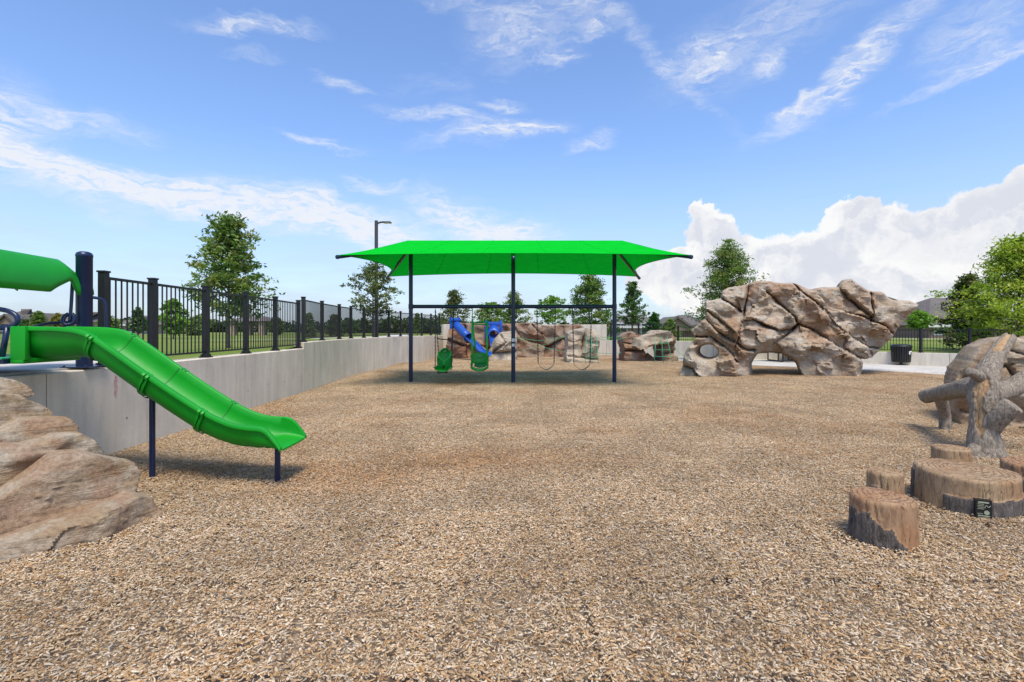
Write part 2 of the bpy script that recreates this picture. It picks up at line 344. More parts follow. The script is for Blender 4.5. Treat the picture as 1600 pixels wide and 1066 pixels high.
# ------------------------------------------------------------------ mesh helpers
def tag(o, label=None, cat=None, group=None, kind=None):
    if label: o['label'] = label
    if cat: o['category'] = cat
    if group: o['group'] = group
    if kind: o['kind'] = kind
    return o
def thing(name, loc, label, cat, group=None):
    o = bpy.data.objects.new(name, None); o.location = loc; o.empty_display_size = .2; COL.objects.link(o)
    return tag(o, label, cat, group)
class MB:
    def __init__(s): s.v = []; s.f = []
    def add(s, vs, fs):
        k = len(s.v); s.v += [tuple(v) for v in vs]; s.f += [tuple(i+k for i in f) for f in fs]; return s
    def box(s, lo, hi, bev=0.):
        x0, y0, z0 = lo; x1, y1, z1 = hi
        if bev <= 0:
            return s.add([(x0, y0, z0), (x1, y0, z0), (x1, y1, z0), (x0, y1, z0), (x0, y0, z1), (x1, y0, z1), (x1, y1, z1), (x0, y1, z1)],
                [(0, 3, 2, 1), (4, 5, 6, 7), (0, 1, 5, 4), (1, 2, 6, 5), (2, 3, 7, 6), (3, 0, 4, 7)])
        bm = bmesh.new(); bmesh.ops.create_cube(bm, size=1)
        for v in bm.verts: v.co = Vector((x0+(v.co.x+.5)*(x1-x0), y0+(v.co.y+.5)*(y1-y0), z0+(v.co.z+.5)*(z1-z0)))
        bmesh.ops.bevel(bm, geom=bm.edges[:], offset=bev, segments=2, profile=.5, affect='EDGES')
        return s.addbm(bm)
    def addbm(s, bm):
        bm.verts.index_update(); s.add([v.co[:] for v in bm.verts], [[v.index for v in f.verts] for f in bm.faces]); bm.free(); return s
    def obox(s, c, ax, ay, az_, hx, hy, hz):
        c = Vector(c); vs = []
        for k in (-1, 1):
            for (i, j) in ((-1, -1), (1, -1), (1, 1), (-1, 1)): vs.append(c+ax*hx*i+ay*hy*j+az_*hz*k)
        return s.add(vs, [(0, 3, 2, 1), (4, 5, 6, 7), (0, 1, 5, 4), (1, 2, 6, 5), (2, 3, 7, 6), (3, 0, 4, 7)])
    def bar(s, a, b, w, h, up=Vector((0, 0, 1))):
        a = Vector(a); b = Vector(b); d = (b-a); L = d.length; d.normalize(); x = d.cross(up)
        if x.length < 1e-4: x = Vector((1, 0, 0))
        x.normalize(); u = x.cross(d); return s.obox((a+b)/2, d, x, u, L/2, w/2, h/2)
    def tube(s, pts, r, n=10, caps=True):
        pts = [Vector(p) for p in pts]; m = len(pts)
        rr = r if isinstance(r, (list, tuple)) else [r]*m
        T = [(pts[min(i+1, m-1)]-pts[max(i-1, 0)]).normalized() for i in range(m)]
        ref = Vector((0, 0, 1)) if abs(T[0].z) < .9 else Vector((1, 0, 0))
        u = T[0].cross(ref).normalized(); vs = []
        for i in range(m):
            u = (u-T[i]*u.dot(T[i])).normalized(); w = T[i].cross(u)
            for k in range(n):
                a = 2*math.pi*k/n; vs.append(pts[i]+(u*math.cos(a)+w*math.sin(a))*rr[i])
        fs = [(i*n+k, i*n+(k+1) % n, (i+1)*n+(k+1) % n, (i+1)*n+k) for i in range(m-1) for k in range(n)]
        if caps: fs += [tuple(range(n-1, -1, -1)), tuple((m-1)*n+k for k in range(n))]
        return s.add(vs, fs)
    def lathe(s, c, prof, n=24):
        c = Vector(c); vs = []; m = len(prof)
        for (r, z) in prof:
            for k in range(n): a = 2*math.pi*k/n; vs.append(c+Vector((r*math.cos(a), r*math.sin(a), z)))
        fs = [(i*n+k, i*n+(k+1) % n, (i+1)*n+(k+1) % n, (i+1)*n+k) for i in range(m-1) for k in range(n)]
        fs += [tuple(range(n-1, -1, -1)), tuple((m-1)*n+k for k in range(n))]
        return s.add(vs, fs)
    def grid(s, rows, closed=False):
        m = len(rows); n = len(rows[0]); k = n if closed else n-1
        return s.add([p for r in rows for p in r], [(i*n+j, i*n+(j+1) % n, (i+1)*n+(j+1) % n, (i+1)*n+j) for i in range(m-1) for j in range(k)])
    def prism(s, poly, z0, z1):
        n = len(poly)
        return s.add([(x, y, z0) for x, y in poly]+[(x, y, z1) for x, y in poly],
            [tuple(range(n-1, -1, -1)), tuple(range(n, 2*n))]+[(i, (i+1) % n, n+(i+1) % n, n+i) for i in range(n)])
    def build(s, name, mat, parent=None, base=None, smooth=False, auto=None):
        o0 = Vector(base) if base is not None else (parent_world(parent) if parent else Vector((0, 0, 0)))
        me = bpy.data.meshes.new(name); me.from_pydata([(v[0]-o0.x, v[1]-o0.y, v[2]-o0.z) for v in s.v], [], s.f); me.update()
        bm = bmesh.new(); bm.from_mesh(me); bmesh.ops.recalc_face_normals(bm, faces=bm.faces[:]); bm.to_mesh(me); bm.free()
        if smooth: me.polygons.foreach_set('use_smooth', [True]*len(me.polygons))
        if auto is not None: me.set_sharp_from_angle(angle=R(auto))
        me.materials.append(mat if not isinstance(mat, str) else M[mat])
        o = bpy.data.objects.new(name, me); COL.objects.link(o)
        if parent: o.parent = parent
        else: o.location = o0
        return o
def parent_world(p):
    v = Vector(p.location)
    while p.parent: p = p.parent; v += Vector(p.location)
    return v
def share(src, name, loc, parent):
    o = bpy.data.objects.new(name, src.data); COL.objects.link(o); o.parent = parent; o.location = Vector(loc)-parent_world(parent); return o
def copy_tree(o, parent=None):
    c = o.copy(); COL.objects.link(c); c.parent = parent
    for ch in list(o.children): copy_tree(ch, c)
    return c
def smoothpath(pts, sub=6):
    pts = [Vector(p) for p in pts]; out = []
    for i in range(len(pts)-1):
        p0 = pts[max(i-1, 0)]; p1 = pts[i]; p2 = pts[i+1]; p3 = pts[min(i+2, len(pts)-1)]
        for k in range(sub):
            t = k/sub; out.append(.5*((2*p1)+(p2-p0)*t+(2*p0-5*p1+4*p2-p3)*t*t+(3*p1-p0-3*p2+p3)*t**3))
    out.append(pts[-1]); return out

# ------------------------------------------------------------------ plan of the walls
LOW = [(-5.45, -14.), (-5.42, 4.), (-5.40, 6.5), (-5.45, 9.), (-5.55, 12.), (-5.65, 13.9)]
HIGH = [(-5.65, 13.9), (-6.0, 17.), (-6.12, 20.), (-5.75, 23.5), (-5.1, 27.), (-4.2, 31.2)]
BACK = [(-4.2, 31.2), (-1., 33.), (3., 33.6), (6.1, 33.)]
RIGHT = [(6.1, 33.), (9.5, 31.4), (13.6, 28.3), (16.8, 24.9), (19.8, 22.6), (25., 20.), (34, 17.)]
def pathpts(ctrl, step=.5):
    sp = smoothpath([Vector((x, y, 0)) for x, y in ctrl], 12); out = [sp[0]]
    for p in sp[1:]:
        if (p-out[-1]).length >= step: out.append(p)
    out[-1] = sp[-1]; return out
def at_len(path, s):
    for i in range(len(path)-1):
        L = (path[i+1]-path[i]).length
        if s <= L: return path[i].lerp(path[i+1], s/L), (path[i+1]-path[i]).normalized()
        s -= L
    return path[-1], (path[-1]-path[-2]).normalized()
def plen(path): return sum((path[i+1]-path[i]).length for i in range(len(path)-1))

# ground: mulch bed (one sheet reaching the horizon below the lawn) ---------------------------------
g = MB(); g.add([(-1500, -1500, -.035), (1500, -1500, -.035), (1500, 1500, -.035), (-1500, 1500, -.035)], [(0, 1, 2, 3)])
tag(g.build('ground', 'mulch'), kind='structure')

# lawn: ring outside the walls, rising to its own level
inner = [(-5.6, -14., 1.12)]
for ctrl, z in ((LOW, 1.12), (HIGH, 1.25), (BACK, 1.35), (RIGHT, .60)):
    pp = pathpts(ctrl, 1.5)
    for i, p in enumerate(pp[:-1]):
        t = (pp[min(i+1, len(pp)-1)]-p).normalized(); n = Vector((-t.y, t.x, 0))
        q = p+n*.17; inner.append((q.x, q.y, z))
inner.append((34, 17.2, .55)); inner.append((60, -14, .5))
g = MB(); rows = []
cx, cy = 3., 12.
for k, dist in enumerate((0, 1.5, 4, 9, 18, 35, 60, 100, 180, 400, 1400)):
    row = []
    for (x, y, z) in inner:
        d = Vector((x-cx, y-cy, 0)).normalized(); tz = .95 if x < 6 else .72
        f = min(1, dist/7.); f = f*f*(3-2*f)
        h = z+(tz-z)*f+(.12*mn.noise(Vector((x+d.x*dist, y+d.y*dist, 0))*.06) if dist > 8 else 0)
        row.append((x+d.x*dist, y+d.y*dist, h))
    rows.append(row)
g.grid(rows); tag(g.build('lawn', 'grass', smooth=True), kind='structure')
def lawn_z(x, y): return .95 if x < 6 else .72

# paving by the low right wall and the slab under the slide
g = MB()
near_e = [(7.6, 29.2), (11.1, 23.6), (13.2, 22.0), (14.9, 20.3), (15.9, 18.4), (19., 15.4), (27., 12.)]
far_e = [(30, 19.2), (25., 20.3), (19.8, 22.9), (16.8, 25.2), (13.6, 28.6), (9.6, 31.6)]
g.prism(near_e+far_e, -.05, .055); tag(g.build('paving', 'paving'), kind='structure')
g = MB(); g.prism([(-11, -2), (-5.62, -2), (-5.60, 6.5), (-5.62, 7.6), (-6.5, 8.3), (-11, 8.6)], .9, 1.215)
tag(g.build('slide_pad', 'paving'), kind='structure')
g = MB(); pth = smoothpath([(-40, 22, 0), (-24, 26, 0), (-15, 33, 0), (-11, 48, 0), (-16, 70, 0)], 10)
g.grid([[(p.x-1, p.y-.6, 1.08), (p.x+.8, p.y+.6, 1.08)] for p in pth]); tag(g.build('footpath', 'paving'), kind='structure')
g = MB(); g.grid([[(12, 52, .86), (12, 50.6, .86)], [(30, 48, .86), (30, 46.6, .86)], [(60, 40, .86), (60, 38.5, .86)]]); tag(g.build('field_path', 'paving'), kind='structure')

# wood chips: a few patches of loose chips laid over the whole bed ----------------------------------
def chip_patch(seed, n=5200):
    r = np.random.default_rng(seed)
    c = np.stack([r.uniform(-.54, .54, n), r.uniform(-.54, .54, n), np.abs(r.normal(.011, .007, n))], 1)
    L = np.clip(r.lognormal(-3.95, .46, n), .007, .085)*.5; Wd = np.clip(r.lognormal(-4.95, .42, n), .0025, .017)*.5; Th = r.uniform(.001, .003, n)
    yaw = r.uniform(0, 2*np.pi, n); pit = r.normal(0, .20, n); rol = r.normal(0, .36, n)
    ax = np.stack([np.cos(yaw)*np.cos(pit), np.sin(yaw)*np.cos(pit), np.sin(pit)], 1)
    s0 = np.stack([-np.sin(yaw), np.cos(yaw), np.zeros(n)], 1); u0 = np.cross(ax, s0)
    sd = s0*np.cos(rol)[:, None]+u0*np.sin(rol)[:, None]; up = np.cross(ax, sd)
    t0 = r.uniform(.25, 1., n); t1 = r.uniform(.25, 1., n); k0 = r.uniform(-.5, .5, n); bend = r.normal(0, .12, n)
    V_ = np.zeros((n, 12, 3))
    for e, (sx, tt) in enumerate(((-1, t0), (0, np.ones(n)), (1, t1))):
        for q, (sy, sz) in enumerate(((-1, -1), (1, -1), (1, 1), (-1, 1))):
            off = ax*(sx*L*(1+.18*sy*k0))[:, None]+sd*(sy*Wd*tt+(bend*L*(1-abs(sx))))[:, None]+up*(sz*Th)[:, None]
            V_[:, e*4+q] = c+off
    fq = []
    for e in (0, 4):
        for q in range(4):
            if q == 0: continue
            fq.append((e+q, e+(q+1) % 4, e+4+(q+1) % 4, e+4+q))
    fq += [(3, 2, 1, 0), (8, 9, 10, 11)]
    fq = np.array(fq); nf = len(fq)
    faces = (fq[None]+(np.arange(n)*12)[:, None, None]).reshape(-1, 4)
    pal = np.array([(.64, .51, .36), (.56, .42, .265), (.48, .33, .185), (.42, .25, .11), (.40, .27, .155), (.67, .57, .44), (.46, .39, .30), (.30, .19, .11), (.52, .34, .16)])
    ci = r.choice(len(pal), n, p=[.17, .19, .16, .09, .11, .10, .08, .06, .04]); col = pal[ci]*r.uniform(.8, 1.15, n)[:, None]*np.array([.96, .92, .86])
    me = bpy.data.meshes.new('chip_patch'); me.vertices.add(n*12); me.vertices.foreach_set('co', V_.reshape(-1))
    me.loops.add(len(faces)*4); me.polygons.add(len(faces))
    me.loops.foreach_set('vertex_index', faces.reshape(-1).astype(np.int32)); me.polygons.foreach_set('loop_start', np.arange(0, len(faces)*4, 4, dtype=np.int32))
    me.update(calc_edges=True)
    a = me.attributes.new('tint', 'FLOAT_COLOR', 'POINT'); cc = np.ones((n*12, 4), np.float32); cc[:, :3] = np.repeat(col, 12, 0); a.data.foreach_set('color', cc.reshape(-1))
    me.materials.append(M['chip'])
    return bpy.data.objects.new('chip_patch', me)
def left_limit(y):
    pts = LOW+HIGH
    for (x0, y0), (x1, y1) in zip(pts, pts[1:]):
        if y0 <= y <= y1 and y1 > y0: return x0+(x1-x0)*(y-y0)/(y1-y0)
    return -4.2
def bed_h(x, y):                                     # the bed is raked but never level: drifts, and hollows where feet land
    h = .02+.03*mn.noise(Vector((x*.22, y*.22, 3)))
    for (a, b_, rx, ry, dp) in ((-2.0, 5.95, 1.3, 1.1, .035), (-1.6, 16.4, 1.4, 1.4, .04), (1.7, 16.5, 1.5, 1.4, .04)):
        h -= dp*math.exp(-((x-a)/rx)**2-((y-b_)/ry)**2)
    return max(-.03, h)
def build_chips():
    patches = [chip_patch(11+k) for k in range(5)]
    pts, var, rot, tx, ty = [], [], [], [], []
    for yi in range(-2, 34):
        for xi in range(-8, 34):
            x, y = xi+random.uniform(-.015, .015), yi+random.uniform(-.015, .015)
            if x < left_limit(max(y, 1))+.35 or abs(x) > 1.05*max(y, 1.5)+4.: continue
            if y > 33.2-max(0, (x-6))*.75: continue
            if x > 8 and y > 30.6-(x-7.6)*1.0 and x > 14.5: continue
            e_ = .2; h0 = bed_h(x, y); gx_, gy_ = (bed_h(x+e_, y)-bed_h(x-e_, y))/(2*e_), (bed_h(x, y+e_)-bed_h(x, y-e_))/(2*e_); pts.append((x, y, h0+random.uniform(0, .004))); tx.append(math.atan(gy_)); ty.append(-math.atan(gx_)); rz_ = random.randrange(4)*math.pi/2; eu = (Vector((0, 0, 1)).rotation_difference(Vector((-gx_, -gy_, 1)).normalized()).to_matrix() @ Matrix.Rotation(rz_, 3, 'Z')).to_euler(); tx[-1] = eu.x; ty[-1] = eu.y; var.append(random.randrange(5)); rot.append(eu.z)
    me = bpy.data.meshes.new('wood_chips'); me.from_pydata(pts, [], [])
    me.attributes.new('variant', 'INT', 'POINT').data.foreach_set('value', var)
    me.attributes.new('turn', 'FLOAT_VECTOR', 'POINT').data.foreach_set('vector', np.array([(a, b_, c) for a, b_, c in zip(tx, ty, rot)]).ravel())
    o = bpy.data.objects.new('wood_chips', me); COL.objects.link(o); me.materials.append(M['chip'])
    tag(o, 'loose tan and grey wood chips covering the playground bed', 'wood chips', kind='stuff')
    ng = bpy.data.node_groups.new('scatter_chips', 'GeometryNodeTree')
    ng.interface.new_socket('Geometry', in_out='INPUT', socket_type='NodeSocketGeometry'); ng.interface.new_socket('Geometry', in_out='OUTPUT', socket_type='NodeSocketGeometry')
    n = ng.nodes; l = ng.links; gi = n.new('NodeGroupInput'); go = n.new('NodeGroupOutput'); jn = n.new('GeometryNodeJoinGeometry')
    va = n.new('GeometryNodeInputNamedAttribute'); va.data_type = 'INT'; va.inputs[0].default_value = 'variant'
    tu = n.new('GeometryNodeInputNamedAttribute'); tu.data_type = 'FLOAT_VECTOR'; tu.inputs[0].default_value = 'turn'
    er = n.new('FunctionNodeEulerToRotation'); l.new(tu.outputs[0], er.inputs[0])
    for k, pz in enumerate(patches):
        oi = n.new('GeometryNodeObjectInfo'); oi.inputs[0].default_value = pz
        eq = n.new('FunctionNodeCompare'); eq.data_type = 'INT'; eq.operation = 'EQUAL'
        l.new(va.outputs[0], eq.inputs[2]); eq.inputs[3].default_value = k
        ip = n.new('GeometryNodeInstanceOnPoints'); l.new(gi.outputs[0], ip.inputs[0]); l.new(eq.outputs[0], ip.inputs['Selection']); l.new(oi.outputs['Geometry'], ip.inputs['Instance'])
        l.new(er.outputs[0], ip.inputs['Rotation']); l.new(ip.outputs[0], jn.inputs[0])
    l.new(jn.outputs[0], go.inputs[0])
    md = o.modifiers.new('scatter', 'NODES'); md.node_group = ng
build_chips()

# ------------------------------------------------------------------ retaining walls and fences
def wall_thing(name, ctrl, z_top, joints, mat, label, thick=.26, z_fn=None):
    pp = pathpts(ctrl, .35); L = plen(pp)
    t = thing(name, (pp[0].x, pp[0].y, 0), label, 'wall')
    s0 = 0.
    cuts = [j for j in joints if j < L-.3]+[L]
    for s1 in cuts:
        a, b_ = s0+.008, s1-.008; k = max(2, int((b_-a)/.4)); rows = []
        zz = z_top if z_fn is None else z_fn((s0+s1)/2/L)
        for i in range(k+1):
            p, d = at_len(pp, a+(b_-a)*i/k); n = Vector((-d.y, d.x, 0)); q = p+n*thick; c = .014
            rows.append([(p.x, p.y, -.3), (p.x, p.y, zz-c), (p.x+n.x*c, p.y+n.y*c, zz), (q.x-n.x*c, q.y-n.y*c, zz), (q.x, q.y, zz-c), (q.x, q.y, -.3)])
        m = MB(); m.grid(rows, True); m.add(rows[0], [(5, 4, 3, 2, 1, 0)]); m.add(rows[-1], [(0, 1, 2, 3, 4, 5)])
        m.build('wall_panel', mat, t)
        if mat == 'concrete' and s1 > 14 or z_top == 1.35:
            for sx_, zz_ in (((s0*.75+s1*.25), .42), ((s0*.25+s1*.75), .46)):
                p, d = at_len(pp, sx_); n = Vector((-d.y, d.x, 0)); mm = MB(); mm.tube([Vector((p.x, p.y, zz_))-n*.002, Vector((p.x, p.y, zz_))+n*.01], [.016, .013], 10); mm.build('tie_hole', 'tie', t)
        s0 = s1
    return t
wl = wall_thing('retaining_wall', LOW, 1.19, [6, 12, 15, 18, 19.95, 21.6, 24.2, 26.1], 'concrete', 'streaked grey concrete wall beside the large green slide, lower stretch')
mm = MB(); rows = []
for k in range(9):
    z = 1.07-.30*k/8; y = 6.98+.012*math.sin(k*1.7); w = (.012, .022, .03, .02, .026, .018, .022, .014, .006)[k]
    xw = at_len(pathpts(LOW, .35), y+14.0)[0].x+.004; rows.append([(xw+.02*0, y-w, z), (xw, y+w, z)])
mm.grid(rows); pk = mm.build('paint_mark', 'pink', wl); pk['label'] = 'faded pink paint streak'
wall_thing('retaining_wall', HIGH, 1.35, [2.2, 4.4, 6.6, 8.8, 11, 13.2, 15.4], 'concrete', 'curved concrete wall one step taller, carrying the far run of black fence')
wall_thing('retaining_wall', BACK, 2.02, [1.6, 4.6, 7.6, 9.3], 'concrete_far', 'tall pale concrete wall behind the blue slides and brown rocks')
wall_thing('retaining_wall', RIGHT, .64, [3.0, 6.5, 10, 13.5, 17, 20.5, 24], 'concrete_far', 'low pale concrete wall behind the rock arch and litter bin', z_fn=lambda f: 1.0 if f < .16 else (.82 if f < .27 else .64))

def picket_mesh(h):
    m = MB(); m.box((-.008, -.008, 0), (.008, .008, h)); return m
def fence_thing(ctrl, spots, z0f, label, H=1.22, name='picket_fence', off=.12, post_w=.046, pitch=.112):
    """spots: arc lengths of the posts along the wall"""
    pp = pathpts(ctrl, .35); p0, _ = at_len(pp, spots[0])
    t = thing(name, (p0.x, p0.y, z0f(0)), label, 'fence', 'black picket fences on the walls')
    pos = []
    for s in spots:
        p, d = at_len(pp, s); n = Vector((-d.y, d.x, 0)); pos.append(p+n*off)
    proto_post = proto_pick = None
    for i, (p, s) in enumerate(zip(pos, spots)):
        z = z0f(i)
        if proto_post is None:
            m = MB(); w = post_w; m.box((p.x-w, p.y-w, z+.02), (p.x+w, p.y+w, z+H+.06), .004); m.box((p.x-w-.012, p.y-w-.012, z+H+.06), (p.x+w+.012, p.y+w+.012, z+H+.085), .006)
            m.box((p.x-w-.04, p.y-w-.04, z+.002), (p.x+w+.04, p.y+w+.04, z+.022), .006); m.box((p.x-w-.018, p.y-w-.018, z+.022), (p.x+w+.018, p.y+w+.018, z+.06), .006)
            proto_post = m.build('post', 'black_metal', t, base=p+Vector((0, 0, z))); proto_post.location = Vector((p.x, p.y, z))-t.location
        else: share(proto_post, 'post', (p.x, p.y, z), t)
        if i == len(pos)-1: break
        q = pos[i+1]; d = (q-p).normalized(); L = (q-p).length; zb = z
        for zz, hh in ((zb+.10, .03), (zb+H-.01, .038)):
            m = MB(); m.bar(p+d*(post_w)+Vector((0, 0, zz)), q-d*post_w+Vector((0, 0, zz)), .03, hh); m.build('rail', 'black_metal', t)
        k = max(3, int(round(L/pitch)))
        for j in range(1, k):
            c = p+(q-p)*(j/k)+Vector((0, 0, zb+.115))
            if proto_pick is None:
                proto_pick = picket_mesh(H-.145).build('picket', 'black_metal', t, base=(0, 0, 0)); proto_pick.location = c-t.location
            else: share(proto_pick, 'picket', c, t)
    return t
def arc_of(ctrl, pxs, off=.12):
    """arc length where the wall passes each measured bearing"""
    pp = pathpts(ctrl, .35); L = plen(pp); out = []
    ss = [L*i/800 for i in range(801)]
    for px in pxs:
        best = min(ss, key=lambda s: abs((lambda pd: (pd[0].x-pd[1].y*off)/max(.1, pd[0].y+pd[1].x*off) if pd[0].y > 1 else 9)(at_len(pp, s))-(px-CX)/F)); out.append(best)
    return out
fence_thing(LOW, arc_of(LOW, [163, 240, 322, 384, 430, 466]), lambda i: 1.19, 'black metal picket fence above the large green slide, nearest run')
hs = arc_of(HIGH, [474, 503, 530]); Lh = plen(pathpts(HIGH, .35)); hs = hs+[hs[-1]+(Lh-.3-hs[-1])*k/9 for k in range(1, 10)]
fence_thing(HIGH, hs, lambda i: 1.35, 'black picket fence on the curved wall, running behind the swing canopy', H=1.18)
Lr = plen(pathpts(RIGHT, .35)); zr = lambda i: (1.0 if i < 2 else (.82 if i < 4 else .64))
fence_thing(RIGHT, [.25, 2.0, 4.4, 6.6, 8.6, 10.6, 12.5, 14.3, 16.0, 17.7, 20.2, 22.7], zr, 'black picket fence on the low wall behind the rock arch and litter bin', H=1.05, post_w=.05)

# ------------------------------------------------------------------ moulded rocks
def seg_dist(Pt, A, B):
    d = B-A; t = np.clip(((Pt-A)@d)/max(1e-9, d@d), 0, 1); C = A+t[:, None]*d
    return np.hypot(*(Pt-C).T), C
def poly_sd(Pt, poly):
    n = len(poly); best = np.full(len(Pt), 1e9); near = np.zeros_like(Pt); ins = np.zeros(len(Pt), bool)
    for i in range(n):
        A, B = poly[i], poly[(i+1) % n]; dd, C = seg_dist(Pt, A, B); k = dd < best; best[k] = dd[k]; near[k] = C[k]
        c = ((A[1] > Pt[:, 1]) != (B[1] > Pt[:, 1])); x = (B[0]-A[0])*(Pt[:, 1]-A[1])/((B[1]-A[1]) if B[1] != A[1] else 1e-9)+A[0]
        ins ^= c & (Pt[:, 0] < x)
    return best, near, ins
def fbm(u, v, w, sc, octv=4):
    return np.array([mn.fractal(Vector((a*sc, b*sc, w)), 1.0, 2.0, octv) for a, b in zip(u, v)])
def rough_poly(poly, amp, step, seed):
    out = []; n = len(poly)
    for i in range(n):
        A, B = np.array(poly[i]), np.array(poly[(i+1) % n]); L = np.hypot(*(B-A)); k = max(1, int(L/step)); nn = np.array([-(B-A)[1], (B-A)[0]])/max(L, 1e-6)
        for j in range(k):
            p = A+(B-A)*j/k; out.append(p+nn*amp*mn.fractal(Vector((p[0]*2.2, p[1]*2.2, seed)), 1., 2., 4))
    return np.array(out)
def rock_mesh(m, poly, y0, T, cell, Rr, seed, cracks=(), holes=(), facets=10, tilt=.25, step=.05, namp=.05, cw=.05, cd=.22, rough=.03, lean=0., back=1., yfun=None, power=2.0, side=0., sharp=.95, skew=0., front=1., frame=None, tread=0., nr=None, fine=0.):
    """a rock from its measured outline (metres, X-Z) with its own depth: front and back bulge away from a
    mid plane, broken into tilted facets, grooved along the measured cracks"""
    rg = np.random.default_rng(seed); nr = nr or Rr
    poly = rough_poly(poly, rough, cell*2, seed); holes = [rough_poly(h, rough*.6, cell*2, seed+1) for h in holes]
    lo, hi = poly.min(0)-cell, poly.max(0)+cell
    nx, nz = int((hi[0]-lo[0])/cell)+2, int((hi[1]-lo[1])/cell)+2
    gx, gz = np.meshgrid(lo[0]+np.arange(nx)*cell, lo[1]+np.arange(nz)*cell, indexing='ij')
    Pt = np.stack([gx.ravel(), gz.ravel()], 1)
    sd, near, ins = poly_sd(Pt, poly)
    for h in holes:
        d2, n2, i2 = poly_sd(Pt, h); k = d2 < sd; sd[k] = d2[k]; near[k] = n2[k]; ins &= ~i2
    C = Pt.reshape(nx, nz, 2)[:-1, :-1].reshape(-1, 2)+cell/2
    _, _, ci = poly_sd(C, poly)
    for h in holes: ci &= ~poly_sd(C, h)[2]
    ci = ci.reshape(nx-1, nz-1)
    cnt = np.zeros((nx, nz), int)
    for a in (0, 1):
        for b in (0, 1): cnt[a:a+nx-1, b:b+nz-1] += ci
    cnt = cnt.ravel(); used = cnt > 0; bnd = used & (cnt < 4)
    U = Pt.copy(); U[bnd] = near[bnd]; sdd = np.where(bnd | ~ins, 0, sd)
    u, v = U[:, 0], U[:, 1]
    p = (1-(1-np.clip(sdd/Rr, 0, 1))**power)**(1/power)
    idx = np.where(used)[0]; u_, v_ = u[idx], v[idx]
    # dome height and slope on the grid, then faceted by tangent planes at scattered seeds
    P2 = (T/2*p).reshape(nx, nz); gu, gv = np.gradient(P2, cell); gu = gu.ravel(); gv = gv.ravel(); P2 = P2.ravel()
    cand = np.where(used & (sdd > min(.3*Rr, .8*sdd.max())))[0]
    wu = u_+.22*nr*fbm(u_, v_, seed+.3, 1.1/nr, 2); wv = v_+.22*nr*fbm(u_, v_, seed+5.3, 1.1/nr, 2)
    ys = []; ar = np.arange(len(u_))
    for sgn in (-1, 1):
        si = rg.choice(cand, min(facets, len(cand)), replace=False); S = Pt[si]; k = len(si)
        ta = gu[si]*.7+rg.uniform(-tilt, tilt, k); tb = gv[si]*.7+rg.uniform(-tilt*1.1, tilt*.7, k); tc = P2[si]*(1-.25*rg.random(k))+rg.uniform(-step, step, k)
        D = np.hypot(wu[:, None]-S[None, :, 0], (wv[:, None]-S[None, :, 1])*1.25); so_ = np.argsort(D, 1)[:, :3]
        pl = lambda i: ta[i]*(u_-S[i, 0])+tb[i]*(v_-S[i, 1])+tc[i]
        d0 = D[ar, so_[:, 0]]; h = pl(so_[:, 0])
        for q in (1, 2):
            near_w = np.clip(1-(D[ar, so_[:, q]]-d0)/(.55*nr), 0, 1); hq = pl(so_[:, q]); h = np.where(hq < h, h+(hq-h)*near_w**.5, h)
        pm = p[idx]; dome = T/2*pm
        h = dome+(h-dome)*sharp*np.clip(sdd[idx]/(.22*Rr), 0, 1); h = np.clip(h, .12*dome, dome*1.35+step)
        led = (wv*(.5/nr)*3.1+.5*wu/nr*.6+.5*fbm(u_, v_, seed+8.8, .9/nr, 2)); led = led-np.floor(led)
        h += (namp*.7*fbm(u_, v_, seed+sgn*11.1, 1.6/nr, 5)-namp*.55*np.abs(fbm(u_*.6+v_, v_*1.6, seed+sgn*3.7, 2.6/nr, 4))+namp*.5*(led-.5))*np.clip(pm*1.3, 0, 1)
        if fine: h += fine*(.5*fbm(u_, v_*1.5, seed+sgn*1.9, 9., 4)-np.abs(fbm(u_+.3*v_, v_*1.9, seed+sgn*6.1, 5., 3)))*np.clip(pm*1.3, 0, 1)
        y = sgn*h*(back if sgn > 0 else (front(u_, v_) if callable(front) else front))
        if sgn < 0:
            gd = np.full(len(u_), 9.); UV = np.stack([u_, v_], 1)
            jit = np.stack([.08*min(nr, .375)*fbm(u_, v_, seed+2.1, 4, 3), .08*min(nr, .375)*fbm(u_, v_, seed+4.9, 4, 3)], 1)
            side_ = np.zeros(len(u_))
            for ic, cr in enumerate(cracks):
                sg = 1 if (ic*7+seed) % 3 else -1; amp = (.5+.5*rg.random())
                for a, b in zip(cr, cr[1:]):
                    A_, B_ = np.array(a), np.array(b); dd_ = seg_dist(UV+jit, A_, B_)[0]; gd = np.minimum(gd, dd_)
                    cz = np.sign((B_[0]-A_[0])*(UV[:, 1]+jit[:, 1]-A_[1])-(B_[1]-A_[1])*(UV[:, 0]+jit[:, 0]-A_[0]))*sg
                    e = amp*cz*np.exp(-(dd_/(6*cw)))*(np.abs(dd_) < 20*cw); side_ = np.where(np.abs(e) > np.abs(side_), e, side_)
            wv_ = cw*(.75+.9*np.clip(fbm(u_, v_, seed+6.6, 1.7, 3)+.3, 0, 1)); dv_ = np.clip(.65+.9*fbm(u_, v_, seed+7.7, 1.1, 2), .15, 1.2)
            y += (cd*dv_*np.exp(-(gd/wv_)**2)+cd*.42*side_)*np.clip(pm*1.5, 0, 1)
        ys.append(y)
    base = y0+T/2+lean*(v_-lo[1])+side*(u_-(lo[0]+hi[0])/2)+(yfun(u_, v_) if yfun else 0)+.10*T*fbm(u_, v_, seed+.9, .8/nr, 2)
